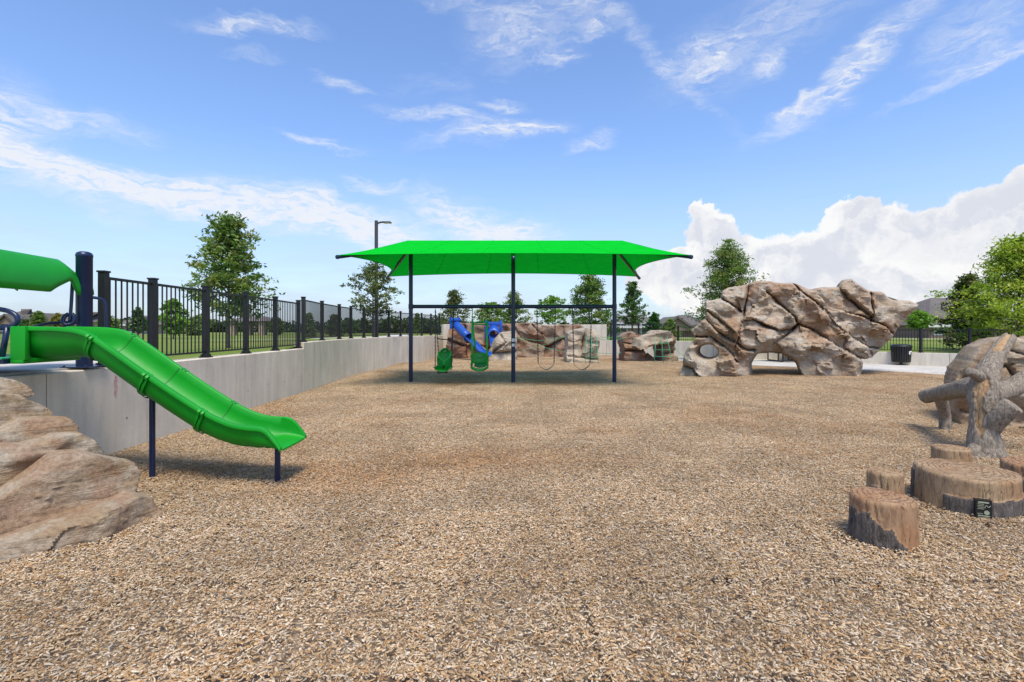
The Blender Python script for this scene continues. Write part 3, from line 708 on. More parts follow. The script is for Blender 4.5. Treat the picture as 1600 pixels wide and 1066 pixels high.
    if tread:
        I2 = ins.reshape(nx, nz); tv = np.where(I2.any(1), lo[1]+cell*(nz-1-np.argmax(I2[:, ::-1], 1)), -9.)
        ker = np.ones(9)/9; ok = tv > -8; tvs = np.convolve(np.where(ok, tv, tv[ok].mean()), ker, 'same'); dt = (np.maximum(tv, tvs-.02)[:, None]-gz).ravel()[idx]
        trd = tread*(1+.5*fbm(u_, v_*0, seed+1.7, 1.5, 2)); base = base+1.5*np.clip(trd-dt, 0, None)*np.clip(sdd[idx]/.02, 0, 1)+.75*np.clip(trd-dt, 0, None)*0
    bn = bnd[idx]; n = len(idx)
    yf = base+ys[0]; yb = base+ys[1]; mid = base; yf = np.where(bn, mid, np.minimum(yf, mid-.004)); yb = np.where(bn, mid, np.maximum(yb, mid+.004))
    inv = -np.ones(len(Pt), int); inv[idx] = np.arange(n)
    bi = np.where(bn, np.arange(n), n+np.cumsum(~bn)-1)
    xf = u_+skew*(yf-mid); xb = u_+skew*(yb-mid)
    verts = list(zip(xf, yf, v_))+[(xb[i], yb[i], v_[i]) for i in range(n) if not bn[i]]
    if frame is not None:
        O_, e_, n_ = frame; verts = [O_+e_*float(a)+n_*float(b)+Vector((0, 0, float(c))) for a, b, c in verts]
    fs = []
    for i, j in zip(*np.where(ci)):
        q = [inv[i*nz+j], inv[(i+1)*nz+j], inv[(i+1)*nz+j+1], inv[i*nz+j+1]]; fs.append(q); fs.append([bi[k] for k in reversed(q)])
    m.add(verts, fs)
    return m
def pxpoly(pts, d): return [((x-CX)*d/F, EYE-(y-HY)*d/F) for x, y in pts]
def ell(cx, cy, rx, ry, d, n=28): return pxpoly([(cx+rx*math.cos(2*math.pi*k/n), cy+ry*math.sin(2*math.pi*k/n)) for k in range(n)], d)

# the big arch
dA = 19.2
out = [(1062, 596), (1064, 582), (1069, 569), (1070, 553), (1078, 540), (1086, 528), (1080, 517), (1088, 508), (1103, 498), (1103, 486), (1105, 470), (1127, 467), (1129, 455), (1137, 450), (1165, 445), (1175, 441), (1202, 441),
 (1243, 442.6), (1267, 452), (1289, 449), (1306, 448), (1315, 438), (1326, 437), (1337, 446), (1351, 454), (1369, 458), (1377, 464), (1397, 469), (1416, 470), (1425, 476), (1423, 487), (1409, 506), (1394, 523), (1375, 542), (1362, 560),
 (1352, 561), (1340, 560), (1343, 572), (1341, 600), (1254, 600), (1252, 587), (1243, 569), (1234, 558), (1220, 552), (1202, 551), (1184, 553), (1180, 560), (1176, 585), (1176, 600), (1062, 600)]
c6 = lambda L: pxpoly([(1040+x/4.44, 380+y/4.44) for x, y in L], dA-1.0)
c7 = lambda L: pxpoly([(1240+x/5.33, 420+y/5.33) for x, y in L], dA-1.0)
def shrink(c): return [(x*dA/(dA-1.0), EYE+(z-EYE)*dA/(dA-1.0)) for x, z in c]
cracks = [c6([(280, 455), (350, 500), (430, 555), (500, 632)]), c6([(275, 520), (340, 570), (420, 650), (490, 690), (560, 730), (615, 740)]), c6([(555, 300), (560, 370), (550, 540), (490, 690)]),
 c6([(545, 540), (620, 530), (700, 575), (780, 605), (870, 600), (920, 555)]), c6([(695, 350), (760, 390), (830, 460), (920, 560), (1000, 595), (1060, 640), (1155, 700)]),
 c6([(870, 280), (920, 330), (1000, 400), (1155, 530)]), c7([(150, 280), (200, 330), (320, 450), (400, 540), (400, 640), (530, 740)]), c7([(200, 560), (310, 620), (390, 660), (530, 745)]),
 c7([(410, 370), (480, 390), (600, 430), (700, 480), (810, 550)]), c7([(390, 200), (500, 310), (600, 410)]), c7([(605, 220), (605, 420)]), c7([(415, 545), (500, 590), (600, 650), (680, 660)]),
 c6([(750, 690), (830, 640), (920, 565)]), c6([(385, 385), (450, 420), (540, 480)]), c6([(220, 650), (330, 650), (420, 720), (510, 815)]), c6([(130, 820), (200, 860), (265, 915)])]
cracks = [shrink(c) for c in cracks]
bx_, by_ = P(1250, 588, dA+.3).x, dA
t = thing('rock_arch', (bx_, dA+.3, 0), 'huge brown moulded climbing rock with an archway and a round window hole', 'rock')
m = MB(); rock_mesh(m, pxpoly(out, dA), dA-1.2, 2.4, .042, .75, 3, cracks, [ell(1107, 548, 15.5, 10.5, dA)], facets=95, tilt=.32, step=.10, namp=.085, cw=.036, cd=.34, rough=.05, power=2.6, skew=.52)
m.build('rock_body', 'rock_arch', t, smooth=True, auto=38)

# the pile of strata at the left, one stone after another
pile = [
 ([(-160, 872), (-60, 852), (0, 842), (73, 814), (150, 786), (208, 768), (238, 773), (252, 801), (254, 830), (150, 880), (0, 930), (-160, 960)], 0, .9, 21, .11),
 ([(-160, 880), (-160, 800), (-70, 790), (0, 775), (49, 745), (93, 711), (137, 707), (208, 719), (217, 738), (206, 770), (137, 796), (73, 823), (0, 852)], 0, .9, 22, .15),
 ([(-150, 800), (-150, 715), (0, 697), (39, 697), (88, 679), (127, 676), (146, 687), (160, 708), (152, 716), (93, 722), (49, 757), (0, 787)], 0, .9, 23, .12),
 ([(-120, 718), (-120, 680), (0, 675), (29, 657), (63, 651), (105, 651), (117, 665), (112, 679), (88, 686), (39, 703), (-20, 706)], 0, .8, 24, .09),
 ([(-110, 690), (-110, 625), (0, 613), (34, 618), (68, 633), (84, 643), (81, 652), (63, 657), (29, 665), (0, 684)], 0, .7, 25, .10),
 ([(-90, 632), (-90, 600), (-20, 588), (0, 589), (24, 593), (46, 604), (52, 619), (34, 624), (0, 620)], 0, .6, 26, .06)]
t = thing('rock_pile', (P(100, 515, 4.6).x, 4.6, 0), 'stepped pile of cream and rust moulded stones below the green slide', 'rock')
e_dir = Vector((.49, .872, 0)); n_back = Vector((-.872, .49, 0))             # the pile faces right: its face runs away from the camera
for (poly, _d, T, sd_i, Rr), back_off, fb_ in zip(pile, (0., .20, .52, .80, 1.02, 1.18), (.50, .12, .08, .05, .03, .0)):
    O = Vector((-3.80, 3.80, 0))+n_back*back_off; pz = []
    for x, y in poly:
        k = (x-CX)/F; u = (k*O.y-O.x)/(e_dir.x-k*e_dir.y); Y = O.y+u*e_dir.y
        pz.append((u, max(-.25, EYE-(y-HY)*Y/F)))
    m = MB()
    cr2 = []
    rock_mesh(m, pz, -T/2, T, .015, Rr*.75, sd_i, cr2, [], cw=.011, cd=.03, facets=8, tilt=.24, step=.012, namp=.04, rough=.018, power=3.0, lean=.20, sharp=.8, front=(lambda uu, vv, k=fb_: .38+k*np.exp(-((uu-.45)/.45)**2)), back=1.3, nr=.40, fine=.024, frame=(O, e_dir, n_back))
    m.build('stone', 'rock_pile', t, smooth=True, auto=38)

# boulder behind the log on the right
t = thing('boulder', (9.2, 8.7, 0), 'pale moulded boulder behind the grey log sculpture at the right edge', 'rock')
O = Vector((7.95, 9.25, 0)); e_b = Vector((.876, -.482, 0)); n_b = Vector((.482, .876, 0))
def on_plane(pts):
    out_ = []
    for x, y in pts:
        k = (x-CX)/F; u = (k*O.y-O.x)/(e_b.x-k*e_b.y); Y = O.y+u*e_b.y; out_.append((u, EYE-(y-HY)*Y/F))
    return out_
m = MB(); rock_mesh(m, on_plane([(1500, 700), (1488, 640), (1486, 600), (1497, 577), (1511, 558), (1525, 542), (1553, 530), (1581, 525), (1606, 529), (1650, 520), (1700, 540), (1760, 600), (1790, 760)]), -.8, 1.6, .028, .35, 31,
    [on_plane(c) for c in ([(1490, 606), (1510, 590), (1540, 578), (1580, 570)], [(1500, 640), (1560, 662), (1640, 650)], [(1565, 570), (1590, 590), (1620, 588)], [(1560, 690), (1590, 676), (1640, 690)], [(1575, 548), (1600, 556), (1640, 552)])],
    facets=22, tilt=.28, step=.05, namp=.045, cw=.024, cd=.13, rough=.025, power=3., lean=.10, front=.55, back=1.2, frame=(O, e_b, n_b))
m.build('rock_body', 'rock_pile', t, smooth=True, auto=38)

# far rocks
def far_rock(name, label, parts, cat='rock', mat='rock_far'):
    t = thing(name, (P(parts[0][1][0][0], 560, parts[0][2]).x, parts[0][2], 0), label, cat)
    for (pn, poly, d, T, sdi, Rr, cr) in parts:
        m = MB(); rock_mesh(m, pxpoly(poly, d), d-T/2, T, .05, Rr*.7, sdi, [pxpoly(c, d) for c in cr], facets=7, tilt=.16, step=.05, namp=.045, cw=.05, cd=.32, rough=.025, power=4.5, nr=.6, fine=.02)
        m.build(pn, 'rock_far_pale' if sdi in (42, 51, 52, 62, 64) else mat, t, smooth=True, auto=38)
    return t
far_rock('rock_wall', 'long wall of brown moulded rock holding the two blue slides', [
 ('rock_block', [(696, 570), (697, 545), (701, 530), (704, 508), (712, 504), (740, 506), (772, 505), (776, 520), (772, 570)], 30.5, 2.2, 41, .5, [[(728, 508), (730, 560)], [(704, 530), (728, 540)], [(730, 535), (770, 545)]]),
 ('rock_block', [(760, 572), (762, 552), (772, 530), (782, 519), (800, 517), (808, 522), (808, 552), (806, 572)], 28.2, 1.8, 42, .45, [[(765, 551), (806, 548)], [(780, 522), (790, 535), (772, 548)]]),
 ('rock_block', [(770, 566), (772, 506), (800, 506), (828, 504), (846, 507), (852, 530), (850, 566)], 31., 2.0, 43, .5, [[(800, 508), (815, 530), (850, 540)], [(828, 505), (840, 520), (850, 525)]]),
 ('rock_block', [(842, 566), (845, 508), (870, 508), (905, 507), (912, 512), (905, 522), (892, 535), (890, 566)], 31.2, 1.8, 44, .5, [[(878, 510), (884, 560)], [(846, 545), (884, 525)]])])
far_rock('climbing_boulder', 'square brown moulded boulder with a green rope net beside the back wall', [
 ('rock_block', [(882, 552), (883, 530), (884, 520), (893, 515), (912, 512), (926, 514), (934, 522), (934, 540), (930, 553)], 27., 2.0, 51, .5, [[(912, 514), (905, 550)]]),
 ('rock_block', [(880, 575), (882, 549), (905, 547), (930, 551), (934, 560), (932, 575)], 26.8, 1.9, 52, .4, [[(882, 556), (932, 562)]])])
far_rock('rock_bridge', 'low moulded rock bridge of a slab laid across two piers', [
 ('pier', [(968, 572), (969, 556), (971, 548), (968, 537), (968, 526), (974, 519), (988, 518), (998, 523), (1003, 545), (1004, 572)], 27.5, 1.9, 61, .35, [[(970, 536), (996, 540)], [(970, 548), (1002, 548)]]),
 ('slab', [(985, 541), (990, 528), (1010, 522), (1032, 517), (1042, 517), (1048, 526), (1046, 534), (1020, 541), (995, 548)], 27., 1.6, 62, .2, []),
 ('pier', [(1022, 572), (1026, 555), (1024, 532), (1030, 519), (1044, 519), (1050, 531), (1052, 545), (1050, 553), (1054, 556), (1055, 572)], 27.8, 1.8, 63, .3, [[(1026, 540), (1051, 536)], [(1030, 553), (1052, 550)]]),
 ('rock_block', [(1010, 522), (1016, 516), (1034, 516), (1036, 524), (1020, 528)], 28.8, 1.5, 64, .2, []),
 ('rock_block', [(1000, 572), (1003, 556), (1012, 551), (1018, 556), (1020, 572)], 27.9, 1.2, 65, .25, [])])

# ------------------------------------------------------------------ large green slide
def rimY(d=5.8): return d
def green_slide():
    t = thing('playground_slide', (-3.9, 5.8, 0), 'large green plastic slide on navy legs coming down over the concrete wall', 'slide')
    ctrl = [(-5.30, 1.725, .33), (-5.12, 1.722, .33), (-4.81, 1.712, .30), (-4.60, 1.675, .27), (-4.40, 1.562, .27), (-3.85, 1.178, .275), (-3.31, .827, .275), (-3.02, .692, .262), (-2.83, .655, .245), (-2.69, .645, .222), (-2.61, .605, .18), (-2.53, .515, .095), (-2.47, .43, .02)]
    st = smoothpath([Vector(c) for c in ctrl], 6)
    def section(i, a=.275, out_=.0):
        p = st[i]; q0, q1 = st[max(0, i-1)], st[min(len(st)-1, i+1)]; d = Vector((q1.x-q0.x, 0, q1.y-q0.y)).normalized()
        if p.x > -2.78: k = min(1, (p.x+2.78)/.3); d = (d*(1-k)+Vector((1, 0, 0))*k).normalized()
        nrm = Vector((-d.z, 0, d.x)); b = p.z; c = Vector((p.x, 5.8, p.y)); fl = 1+.10*max(0, min(1, (p.x+2.9)/.45))
        a *= fl; pts = []
        N = 18
        inner_ = []; outer_ = []
        ex = 2.7+5*max(0, min(1, (p.x+2.85)/.35))
        for k in range(N+1):
            th = math.pi*k/N; cc, ss = math.cos(th), math.sin(th)
            y = -a*math.copysign(abs(cc)**(2/ex), cc); n = -b*abs(ss)**(2/ex)
            inner_.append((y, n)); nl = math.hypot(cc, ss); outer_.append((y-(.022+out_)*cc*1.0, n-(.022+out_)*ss))
        lip = .06+out_
        ring = [(-a-.015, .012)]+inner_+[(a+.015, .012), (a+lip*.8, .008), (a+lip, -.012), (a+lip*.95, -.034), (a+.026+out_, -.04)]
        ring += [o for o in reversed(outer_[1:-1])]
        ring += [(-a-.026-out_, -.04), (-a-lip*.95, -.034), (-a-lip, -.012), (-a-lip*.8, .008)]
        return [c+Vector((0, y, 0))+nrm*n for y, n in ring]
    rows = [section(i) for i in range(len(st))]
    m = MB(); m.grid(rows, True); m.add(rows[0], [tuple(range(len(rows[0])))]); m.add(rows[-1], [tuple(range(len(rows[0])))])
    ch = m.build('chute', 'green_slide', t, smooth=True, auto=50)
    # joint flanges with bolts
    for x in (-4.50, -3.90, -3.31):
        for dx in (-.032, .004):
            i0 = min(range(len(st)), key=lambda i: abs(st[i].x-(x+dx)))
            p = st[i0]; secs = []
            for e in (0, .028):
                i = i0; sec = section(i, out_=.024); q = st[min(i+1, len(st)-1)]-st[i]; d = Vector((q.x, 0, q.y)).normalized()
                sh = d*(x+dx-st[i].x)/max(.3, d.x)+d*e; secs.append([v+sh for v in sec])
            n = len(secs[0]); nin = 20
            # outer half only: the flange wraps the outside
            o_idx = list(range(nin, n))+[0]
            inner_o = [[(v*1.0+(Vector((v.x, 5.8, v.z))-v)*.06) for v in [s_[k] for k in o_idx]] for s_ in secs]
            outer_o = [[s_[k] for k in o_idx] for s_ in secs]
            mm = MB(); mm.grid([inner_o[0], outer_o[0], outer_o[1], inner_o[1], inner_o[0]]); mm.build('joint_flange', 'green_slide', t, smooth=True, auto=40)
        i0 = min(range(len(st)), key=lambda i: abs(st[i].x-x)); si_ = section(i0)[1:20]; q = st[min(i0+1, len(st)-1)]-st[max(i0-1, 0)]; d = Vector((q.x, 0, q.y)).normalized(); nr = Vector((-d.z, 0, d.x))
        mm = MB(); mm.grid([[v+nr*.0015+(Vector((v.x, 5.8, v.z))-v)*.008-d*.003 for v in si_], [v+nr*.0015+(Vector((v.x, 5.8, v.z))-v)*.008+d*.003 for v in si_]]); mm.build('joint_seam', 'seam', t)
        sec = section(i0, out_=.026)
        for k in (24, 28, 33):
            v = sec[k]; mm = MB(); mm.tube([v+Vector((.03, .012, 0)), v+Vector((.045, -.002, 0))], .011, 8); mm.build('bolt', 'bolt', t)
    # square entry flange
    mm = MB(); yy = .335
    for s in (-1, 1): mm.box((-5.335, 5.8+s*yy-.03, 1.37), (-5.17, 5.8+s*yy+.03, 1.735), .012)
    mm.box((-5.335, 5.8-yy-.028, 1.335), (-5.19, 5.8+yy+.028, 1.392), .012); mm.build('entry_flange', 'green_slide', t, smooth=True, auto=40)
    for x, zt in ((-4.075, 1.0), (-2.655, .415)):
        mm = MB(); mm.tube([(x, 5.8, -.3), (x, 5.8, zt)], .031, 16); mm.box((x-.05, 5.72, zt-.02), (x+.05, 5.88, zt+.0), .004); mm.build('leg', 'navy', t, smooth=True, auto=40)
    mm = MB(); mm.box((-2.74, 5.66, .385), (-2.56, 5.94, .43), .012); mm.build('foot_bracket', 'green_slide', t)
    return t
green_slide()

def slide_tower():
    t = thing('slide_tower', (-5.86, 6.6, 1.21), 'navy post, rails and green hood at the entrance of the large slide', 'play structure')
    m = MB(); m.lathe((-5.53, 6.62, 1.215), [(.088, 0), (.088, 1.42), (.092, 1.425), (.092, 1.45), (.08, 1.475), (.05, 1.49), (.01, 1.495)], 28); po = m.build('post', 'navy', t, smooth=True, auto=40)
    m = MB(); m.box((-5.70, 6.45, 1.2165), (-5.36, 6.79, 1.228), .003); m.build('base_plate', 'navy', t)
    for (dx, dy) in ((-.14, -.14), (.14, -.14)):
        m = MB(); m.lathe((-5.53+dx, 6.62+dy, 1.228), [(.014, 0), (.014, .012), (.008, .018)], 8); m.build('bolt', 'navy', t)
    m = MB(); m.lathe((-5.95, 5.0, 1.215), [(.088, 0), (.088, 1.42), (.05, 1.49), (.01, 1.495)], 20); m.build('post', 'navy', t, smooth=True, auto=40)
    # hood: moulded arch from post to post with a deep visor
    def hood(d):
        u = (d-5.62)/1.10; a = abs(u)
        zt = 2.60-.02*a-.17*max(0, a-.75)**1.3/.25**1.3*1.0
        if a < .45: zl = 2.15
        elif a < .72: zl = 2.15+.17*((a-.45)/.27)**.8
        elif a < .80: zl = 2.32-.17*((a-.72)/.08)
        else: zl = 2.15-.02*math.sin((a-.8)/.2*math.pi)
        zt = max(zt, zl+.12); return zl, zt
    rows = []
    for i in range(61):
        d = 4.50+2.24*i/60; zl, zt = hood(d); edge = 1-abs((d-5.62)/1.12)**10
        row = []
        for k in range(9):
            s = k/8; row.append((-5.50-.22*s**2.2, d, zl+(zt-zl)*(s**.8)))
        for k in range(1, 9):
            s = k/8; row.append((-5.72-.75*s, d, zt+.05*math.sin(s*math.pi*.6)-.02*s))
        for k in range(1, 4): row.append((-6.47-.02*k, d, zt+.03-.07*k))
        rows.append(row)
    m = MB(); m.grid(rows)
    o = m.build('hood', 'green_plastic', t, smooth=True); md = o.modifiers.new('thick', 'SOLIDIFY'); md.thickness = .035; md.offset = -1
    m = MB(); c = Vector((-5.74, 6.13, 2.512)); m.add([], [])
    ring = [c+Vector((.075*math.cos(a)*.25, .11*math.cos(a), .022*math.sin(a))) for a in [2*math.pi*k/24 for k in range(24)]]
    m.tube([(-5.655, 6.02, 2.50), (-5.655, 6.06, 2.505), (-5.66, 6.16, 2.505), (-5.665, 6.20, 2.50)], [.012, .022, .022, .012], 12); m.build('badge', 'badge', o, smooth=True)
    # rails
    def loop(pts, r=.021): mm = MB(); mm.tube(smoothpath(pts, 6), r, 12); return mm.build('grab_rail', 'navy', t, smooth=True)
    loop([(-7.4, 5.5, 1.96), (-6.2, 5.5, 1.95), (-5.58, 5.5, 1.925), (-5.37, 5.5, 1.88), (-5.31, 5.5, 1.80), (-5.38, 5.5, 1.735), (-5.60, 5.5, 1.71), (-6.3, 5.5, 1.68), (-7.4, 5.5, 1.66)], .026)
    mm = MB(); mm.tube([(-5.42, 5.5, 1.73), (-5.48, 5.5, 1.40)], .028, 12); mm.build('rail_leg', 'navy', t, smooth=True)
    loop([(-5.58, 6.5, 2.30), (-5.58, 6.48, 2.0), (-5.58, 6.46, 1.80)], .019)
    loop([(-5.60, 6.47, 1.90), (-5.63, 6.44, 1.86), (-5.63, 6.42, 1.80), (-5.60, 6.42, 1.76), (-5.55, 6.46, 1.78), (-5.54, 6.48, 1.85), (-5.57, 6.48, 1.90)], .024)
    loop([(-5.5, 6.60, 1.78), (-5.62, 6.50, 1.79), (-5.85, 6.42, 1.77), (-6.05, 6.40, 1.70)], .018)
    loop([(-5.47, 6.66, 2.12), (-5.38, 6.74, 2.08), (-5.36, 6.76, 1.9), (-5.36, 6.76, 1.5), (-5.37, 6.75, 1.35)], .019)
    mm = MB(); mm.box((-8.2, 5.36, 1.385), (-5.34, 6.14, 1.405), .004); mm.build('deck', 'teal_deck', t)
    mm = MB(); mm.box((-8.2, 5.38, 1.335), (-5.345, 6.12, 1.384), .004); mm.build('deck_frame', 'navy', t)
    mm = MB(); mm.lathe((-5.9, 5.45, 1.2165), [(.10, 0), (.10, .01), (.03, .012), (.03, .1)], 16); mm.build('base_plate', 'navy', t)
slide_tower()

# ------------------------------------------------------------------ shaded swing set
YS = 16.5
def swing_frame():
    t = thing('swing_frame', (.03, YS, 0), 'navy swing frame with three posts under a bright green fabric shade', 'swing set')
    xs = (-3.26, .04, 3.30)
    for x in xs:
        m = MB(); m.tube([(x, YS, -.3), (x, YS, 4.36)], .066, 20); po = m.build('post', 'navy', t, smooth=True, auto=40)
        mm = MB(); mm.tube([(x, YS, 2.36), (x, YS, 2.52)], .078, 20); mm.build('beam_collar', 'navy', po, smooth=True, auto=40)
        if x == .04:
            for z, h in ((1.36, .10), (1.20, .09)):
                mm = MB(); mm.box((x-.045, YS-.073, z-h/2), (x+.045, YS-.055, z+h/2)); mm.build('sticker', 'sticker', po)
    m = MB(); m.tube([(xs[0], YS, 2.44), (xs[2], YS, 2.44)], .060, 18); m.build('beam', 'navy', t, smooth=True, auto=40)
    corners = [(-4.66, 13.72), (4.78, 13.72), (4.78, 19.28), (-4.70, 19.28)]; zc = 3.69
    tips = [(xs[0], corners[0]), (xs[2], corners[1]), (xs[2], corners[2]), (xs[0], corners[3]), (.04, (.04, 13.95)), (.04, (.04, 19.05))]
    for px_, (cx_, cy_) in tips:
        a = Vector((px_, YS, 4.34)); b_ = Vector((cx_, cy_, zc-.045)); d = (b_-a).normalized()
        m = MB(); m.tube([a, b_], .052, 16); ar = m.build('canopy_arm', 'navy', t, smooth=True, auto=40)
        mm = MB(); mm.tube([b_, b_+d*.05, b_+d*.075], [.058, .056, .03], 16); mm.build('end_cap', 'navy', ar, smooth=True, auto=40)
    m = MB(); m.tube([(xs[0]-.1, YS, 4.44), (xs[2]+.15, YS, 4.44)], .05, 12); m.build('ridge_pipe', 'navy', t, smooth=True, auto=40)
    # fabric: hipped canopy with hollowed edges
    rx0, rx1, rz = -3.36, 3.55, 4.57
    def P3(u, v):       # u along 0..1, v across 0..1
        # edge curves
        def edge(a, b, t_, inx, iny, up):
            s = math.sin(math.pi*t_)**.8; return Vector((a[0]+(b[0]-a[0])*t_+inx*s, a[1]+(b[1]-a[1])*t_+iny*s, zc+up*s))
        fr = edge(corners[0], corners[1], u, 0, .34, .105); bk = edge(corners[3], corners[2], u, 0, -.52, .07)
        rd = Vector((rx0+(rx1-rx0)*min(1, max(0, (u-.14)/.72)), YS, rz))
        return fr, bk, rd
    NU, NV = 64, 13
    def quad(A, B, f): return A.lerp(B, f)
    m = MB()
    for side in (0, 1):                              # the two long slopes
        rows = []
        for i in range(NU+1):
            u = i/NU; fr, bk, _ = P3(u, 0); e = (fr, bk)[side]; rdp = Vector((rx0+(rx1-rx0)*u, YS, rz)); row = []
            for j in range(NV+1):
                f = j/NV; p = e.lerp(rdp, f); p.z -= .07*math.sin(math.pi*f)*(.5+.5*math.sin(math.pi*u)); row.append(p)
            rows.append(row)
        m.grid(rows)
    for side in (0, 1):                              # the two ends
        cA, cB = (corners[0], corners[3]) if side == 0 else (corners[1], corners[2]); rp = Vector((rx0 if side == 0 else rx1, YS, rz)); rows = []
        for i in range(33):
            tt = i/32; s = math.sin(math.pi*tt)**.75; inx = (.86 if side == 0 else -.86)
            e = Vector((cA[0]+(cB[0]-cA[0])*tt+inx*s*.75, cA[1]+(cB[1]-cA[1])*tt, zc+.06*s))
            row = []
            for j in range(NV+1):
                f = j/NV; p = e.lerp(rp, f); p.z -= .05*math.sin(math.pi*f)*math.sin(math.pi*tt)
                if i in (0, 32): p.z -= .07*math.sin(math.pi*f)*.5
                row.append(p)
            rows.append(row)
        m.grid(rows)
    seams = []
    for u in (.2, .4, .6, .8):
        for side in (0, 1):
            fr, bk, _ = P3(u, 0); e = (fr, bk)[side]; rdp = Vector((rx0+(rx1-rx0)*u, YS, rz)); ln_ = []
            for j in range(NV+1):
                f = j/NV; p = e.lerp(rdp, f); p.z -= .07*math.sin(math.pi*f)*(.5+.5*math.sin(math.pi*u)); ln_.append(p+Vector((0, 0, .001)))
            seams.append(ln_)
    o = m.build('shade_canopy', 'fabric', t, smooth=True)
    for ln_ in seams: mm = MB(); mm.tube(ln_, .006, 5); mm.build('seam', 'fabric', o, smooth=True)
    bm = bmesh.new(); bm.from_mesh(o.data); bmesh.ops.remove_doubles(bm, verts=bm.verts[:], dist=.004); bmesh.ops.recalc_face_normals(bm, faces=bm.faces[:])
    eds = [e for e in bm.edges if e.is_boundary]; paths = [(e.verts[0].co.copy(), e.verts[1].co.copy()) for e in eds]; bm.to_mesh(o.data); bm.free(); o.data.set_sharp_from_angle(angle=R(14))
    mm = MB()
    for a, b_ in paths: mm.tube([a+t.location, b_+t.location], .011, 6, False)
    mm.build('hem', 'fabric', o, smooth=True)
swing_frame()

def chain_pts(m, a, b, link=.05, r=.0085):
    """chain: alternate flat links"""
    a, b = Vector(a), Vector(b); d = b-a; n = max(2, int(d.length/link)); dn = d.normalized(); u = dn.cross(Vector((0, 1, .01))).normalized(); w = dn.cross(u)
    for i in range(n):
        p = a+d*(i+.5)/n; s = u if i % 2 else w; L = d.length/n*.62
        q = [p-dn*L+s*.0, p-dn*L*.6+s*.014, p+dn*L*.6+s*.014, p+dn*L, p+dn*L*.6-s*.014, p-dn*L*.6-s*.014, p-dn*L]
        m.tube(q, r, 4, False)
def belt_swing(xl, xr, label):
    t = thing('belt_swing', ((xl+xr)/2, YS, .42), label, 'swing', 'belt swings with a black seat')
    for x, xb in ((xl, xl+.045), (xr, xr-.045)):
        m = MB(); m.tube([(x, YS-.03, 2.385), (x, YS+.03, 2.385)], .022, 8); m.build('hanger', 'steel', t)
        m = MB(); chain_pts(m, (x, YS, 2.37), (xb, YS, .60)); m.build('chain', 'steel', t, smooth=True)
    a, b_ = xl+.045, xr-.045; rows = []
    for i in range(17):
        f = i/16; x = a+(b_-a)*f; s = (2*f-1)**2; z = .40+.19*s; w = .085*(1-.75*s**2)
        rows.append([(x, YS-w, z), (x, YS+w, z), (x, YS+w, z+.012), (x, YS-w, z+.012)])
    m = MB(); m.grid(rows, True); m.add(rows[0], [(0, 1, 2, 3)]); m.add(rows[-1], [(3, 2, 1, 0)]); m.build('belt_seat', 'belt', t, smooth=True, auto=40)
belt_swing(.80, 1.40, 'black belt swing on chains, next to the middle post')
belt_swing(1.95, 2.56, 'black belt swing on chains, next to the right post')
def bucket_swing():
    x0 = -2.17; t = thing('adaptive_swing', (x0, YS, .36), 'green high-backed bucket swing seat with a harness, nearest the left post', 'swing')
    # shell: lying-back moulded seat, open towards the camera
    rows = []
    prof = [(-.52, .34, .17), (-.50, .40, .27), (-.40, .41, .31), (-.22, .40, .29), (-.02, .44, .25), (.06, .55, .235), (.12, .70, .26), (.17, .86, .25), (.20, .97, .20), (.215, 1.05, .12), (.22, 1.10, .05)]
    for (dy, z, w) in prof:
        row = []
        for k in range(13):
            s = -1+2*k/12; lift = .10*abs(s)**3 if dy < .06 else 0; fwd = -.10*abs(s)**2.5 if dy >= .0 else 0
            row.append((x0+w*s, YS+dy+fwd, z+lift))
        rows.append(row)
    m = MB(); m.grid(rows); o = m.build('seat_shell', 'green_plastic', t, smooth=True); md = o.modifiers.new('thick', 'SOLIDIFY'); md.thickness = .03
    m = MB(); m.tube(smoothpath([(x0-.20, YS-.02, .98), (x0-.17, YS-.10, .82), (x0-.06, YS-.15, .72), (x0, YS-.17, .68), (x0+.06, YS-.15, .72), (x0+.17, YS-.10, .82), (x0+.20, YS-.02, .98)], 5), .026, 10)
    m.tube([(x0, YS-.17, .69), (x0, YS-.24, .44)], .028, 10); m.build('harness_bar', 'green_tube', t, smooth=True)
    m = MB(); m.box((x0-.025, YS-.275, .46), (x0+.025, YS-.235, .58), .006); m.build('buckle', 'dark', t)
    m = MB(); m.box((x0-.17, YS-.56, .335), (x0+.17, YS-.49, .375), .012); m.build('foot_bumper', 'dark', t)
    m = MB(); m.tube([(x0-.05, YS+.105, .99), (x0+.05, YS+.105, .99)], .02, 8); m.build('badge', 'badge', t)
    for s in (-1, 1):
        for (yb, zb, xb, nm) in ((-.34, .43, .25, 'chain'), (.05, 1.0, .21, 'chain')):
            m = MB(); chain_pts(m, (x0+s*.30, YS, 2.36), (x0+s*xb, YS+yb, zb), .06); m.build(nm, 'steel', t, smooth=True)
    m = MB(); m.tube([(x0+.24*math.cos(a), YS, 1.44-.06*math.sin(a)) for a in [math.pi*k/10 for k in range(11)]], .016, 8); m.build('spreader', 'dark', t, smooth=True)
bucket_swing()
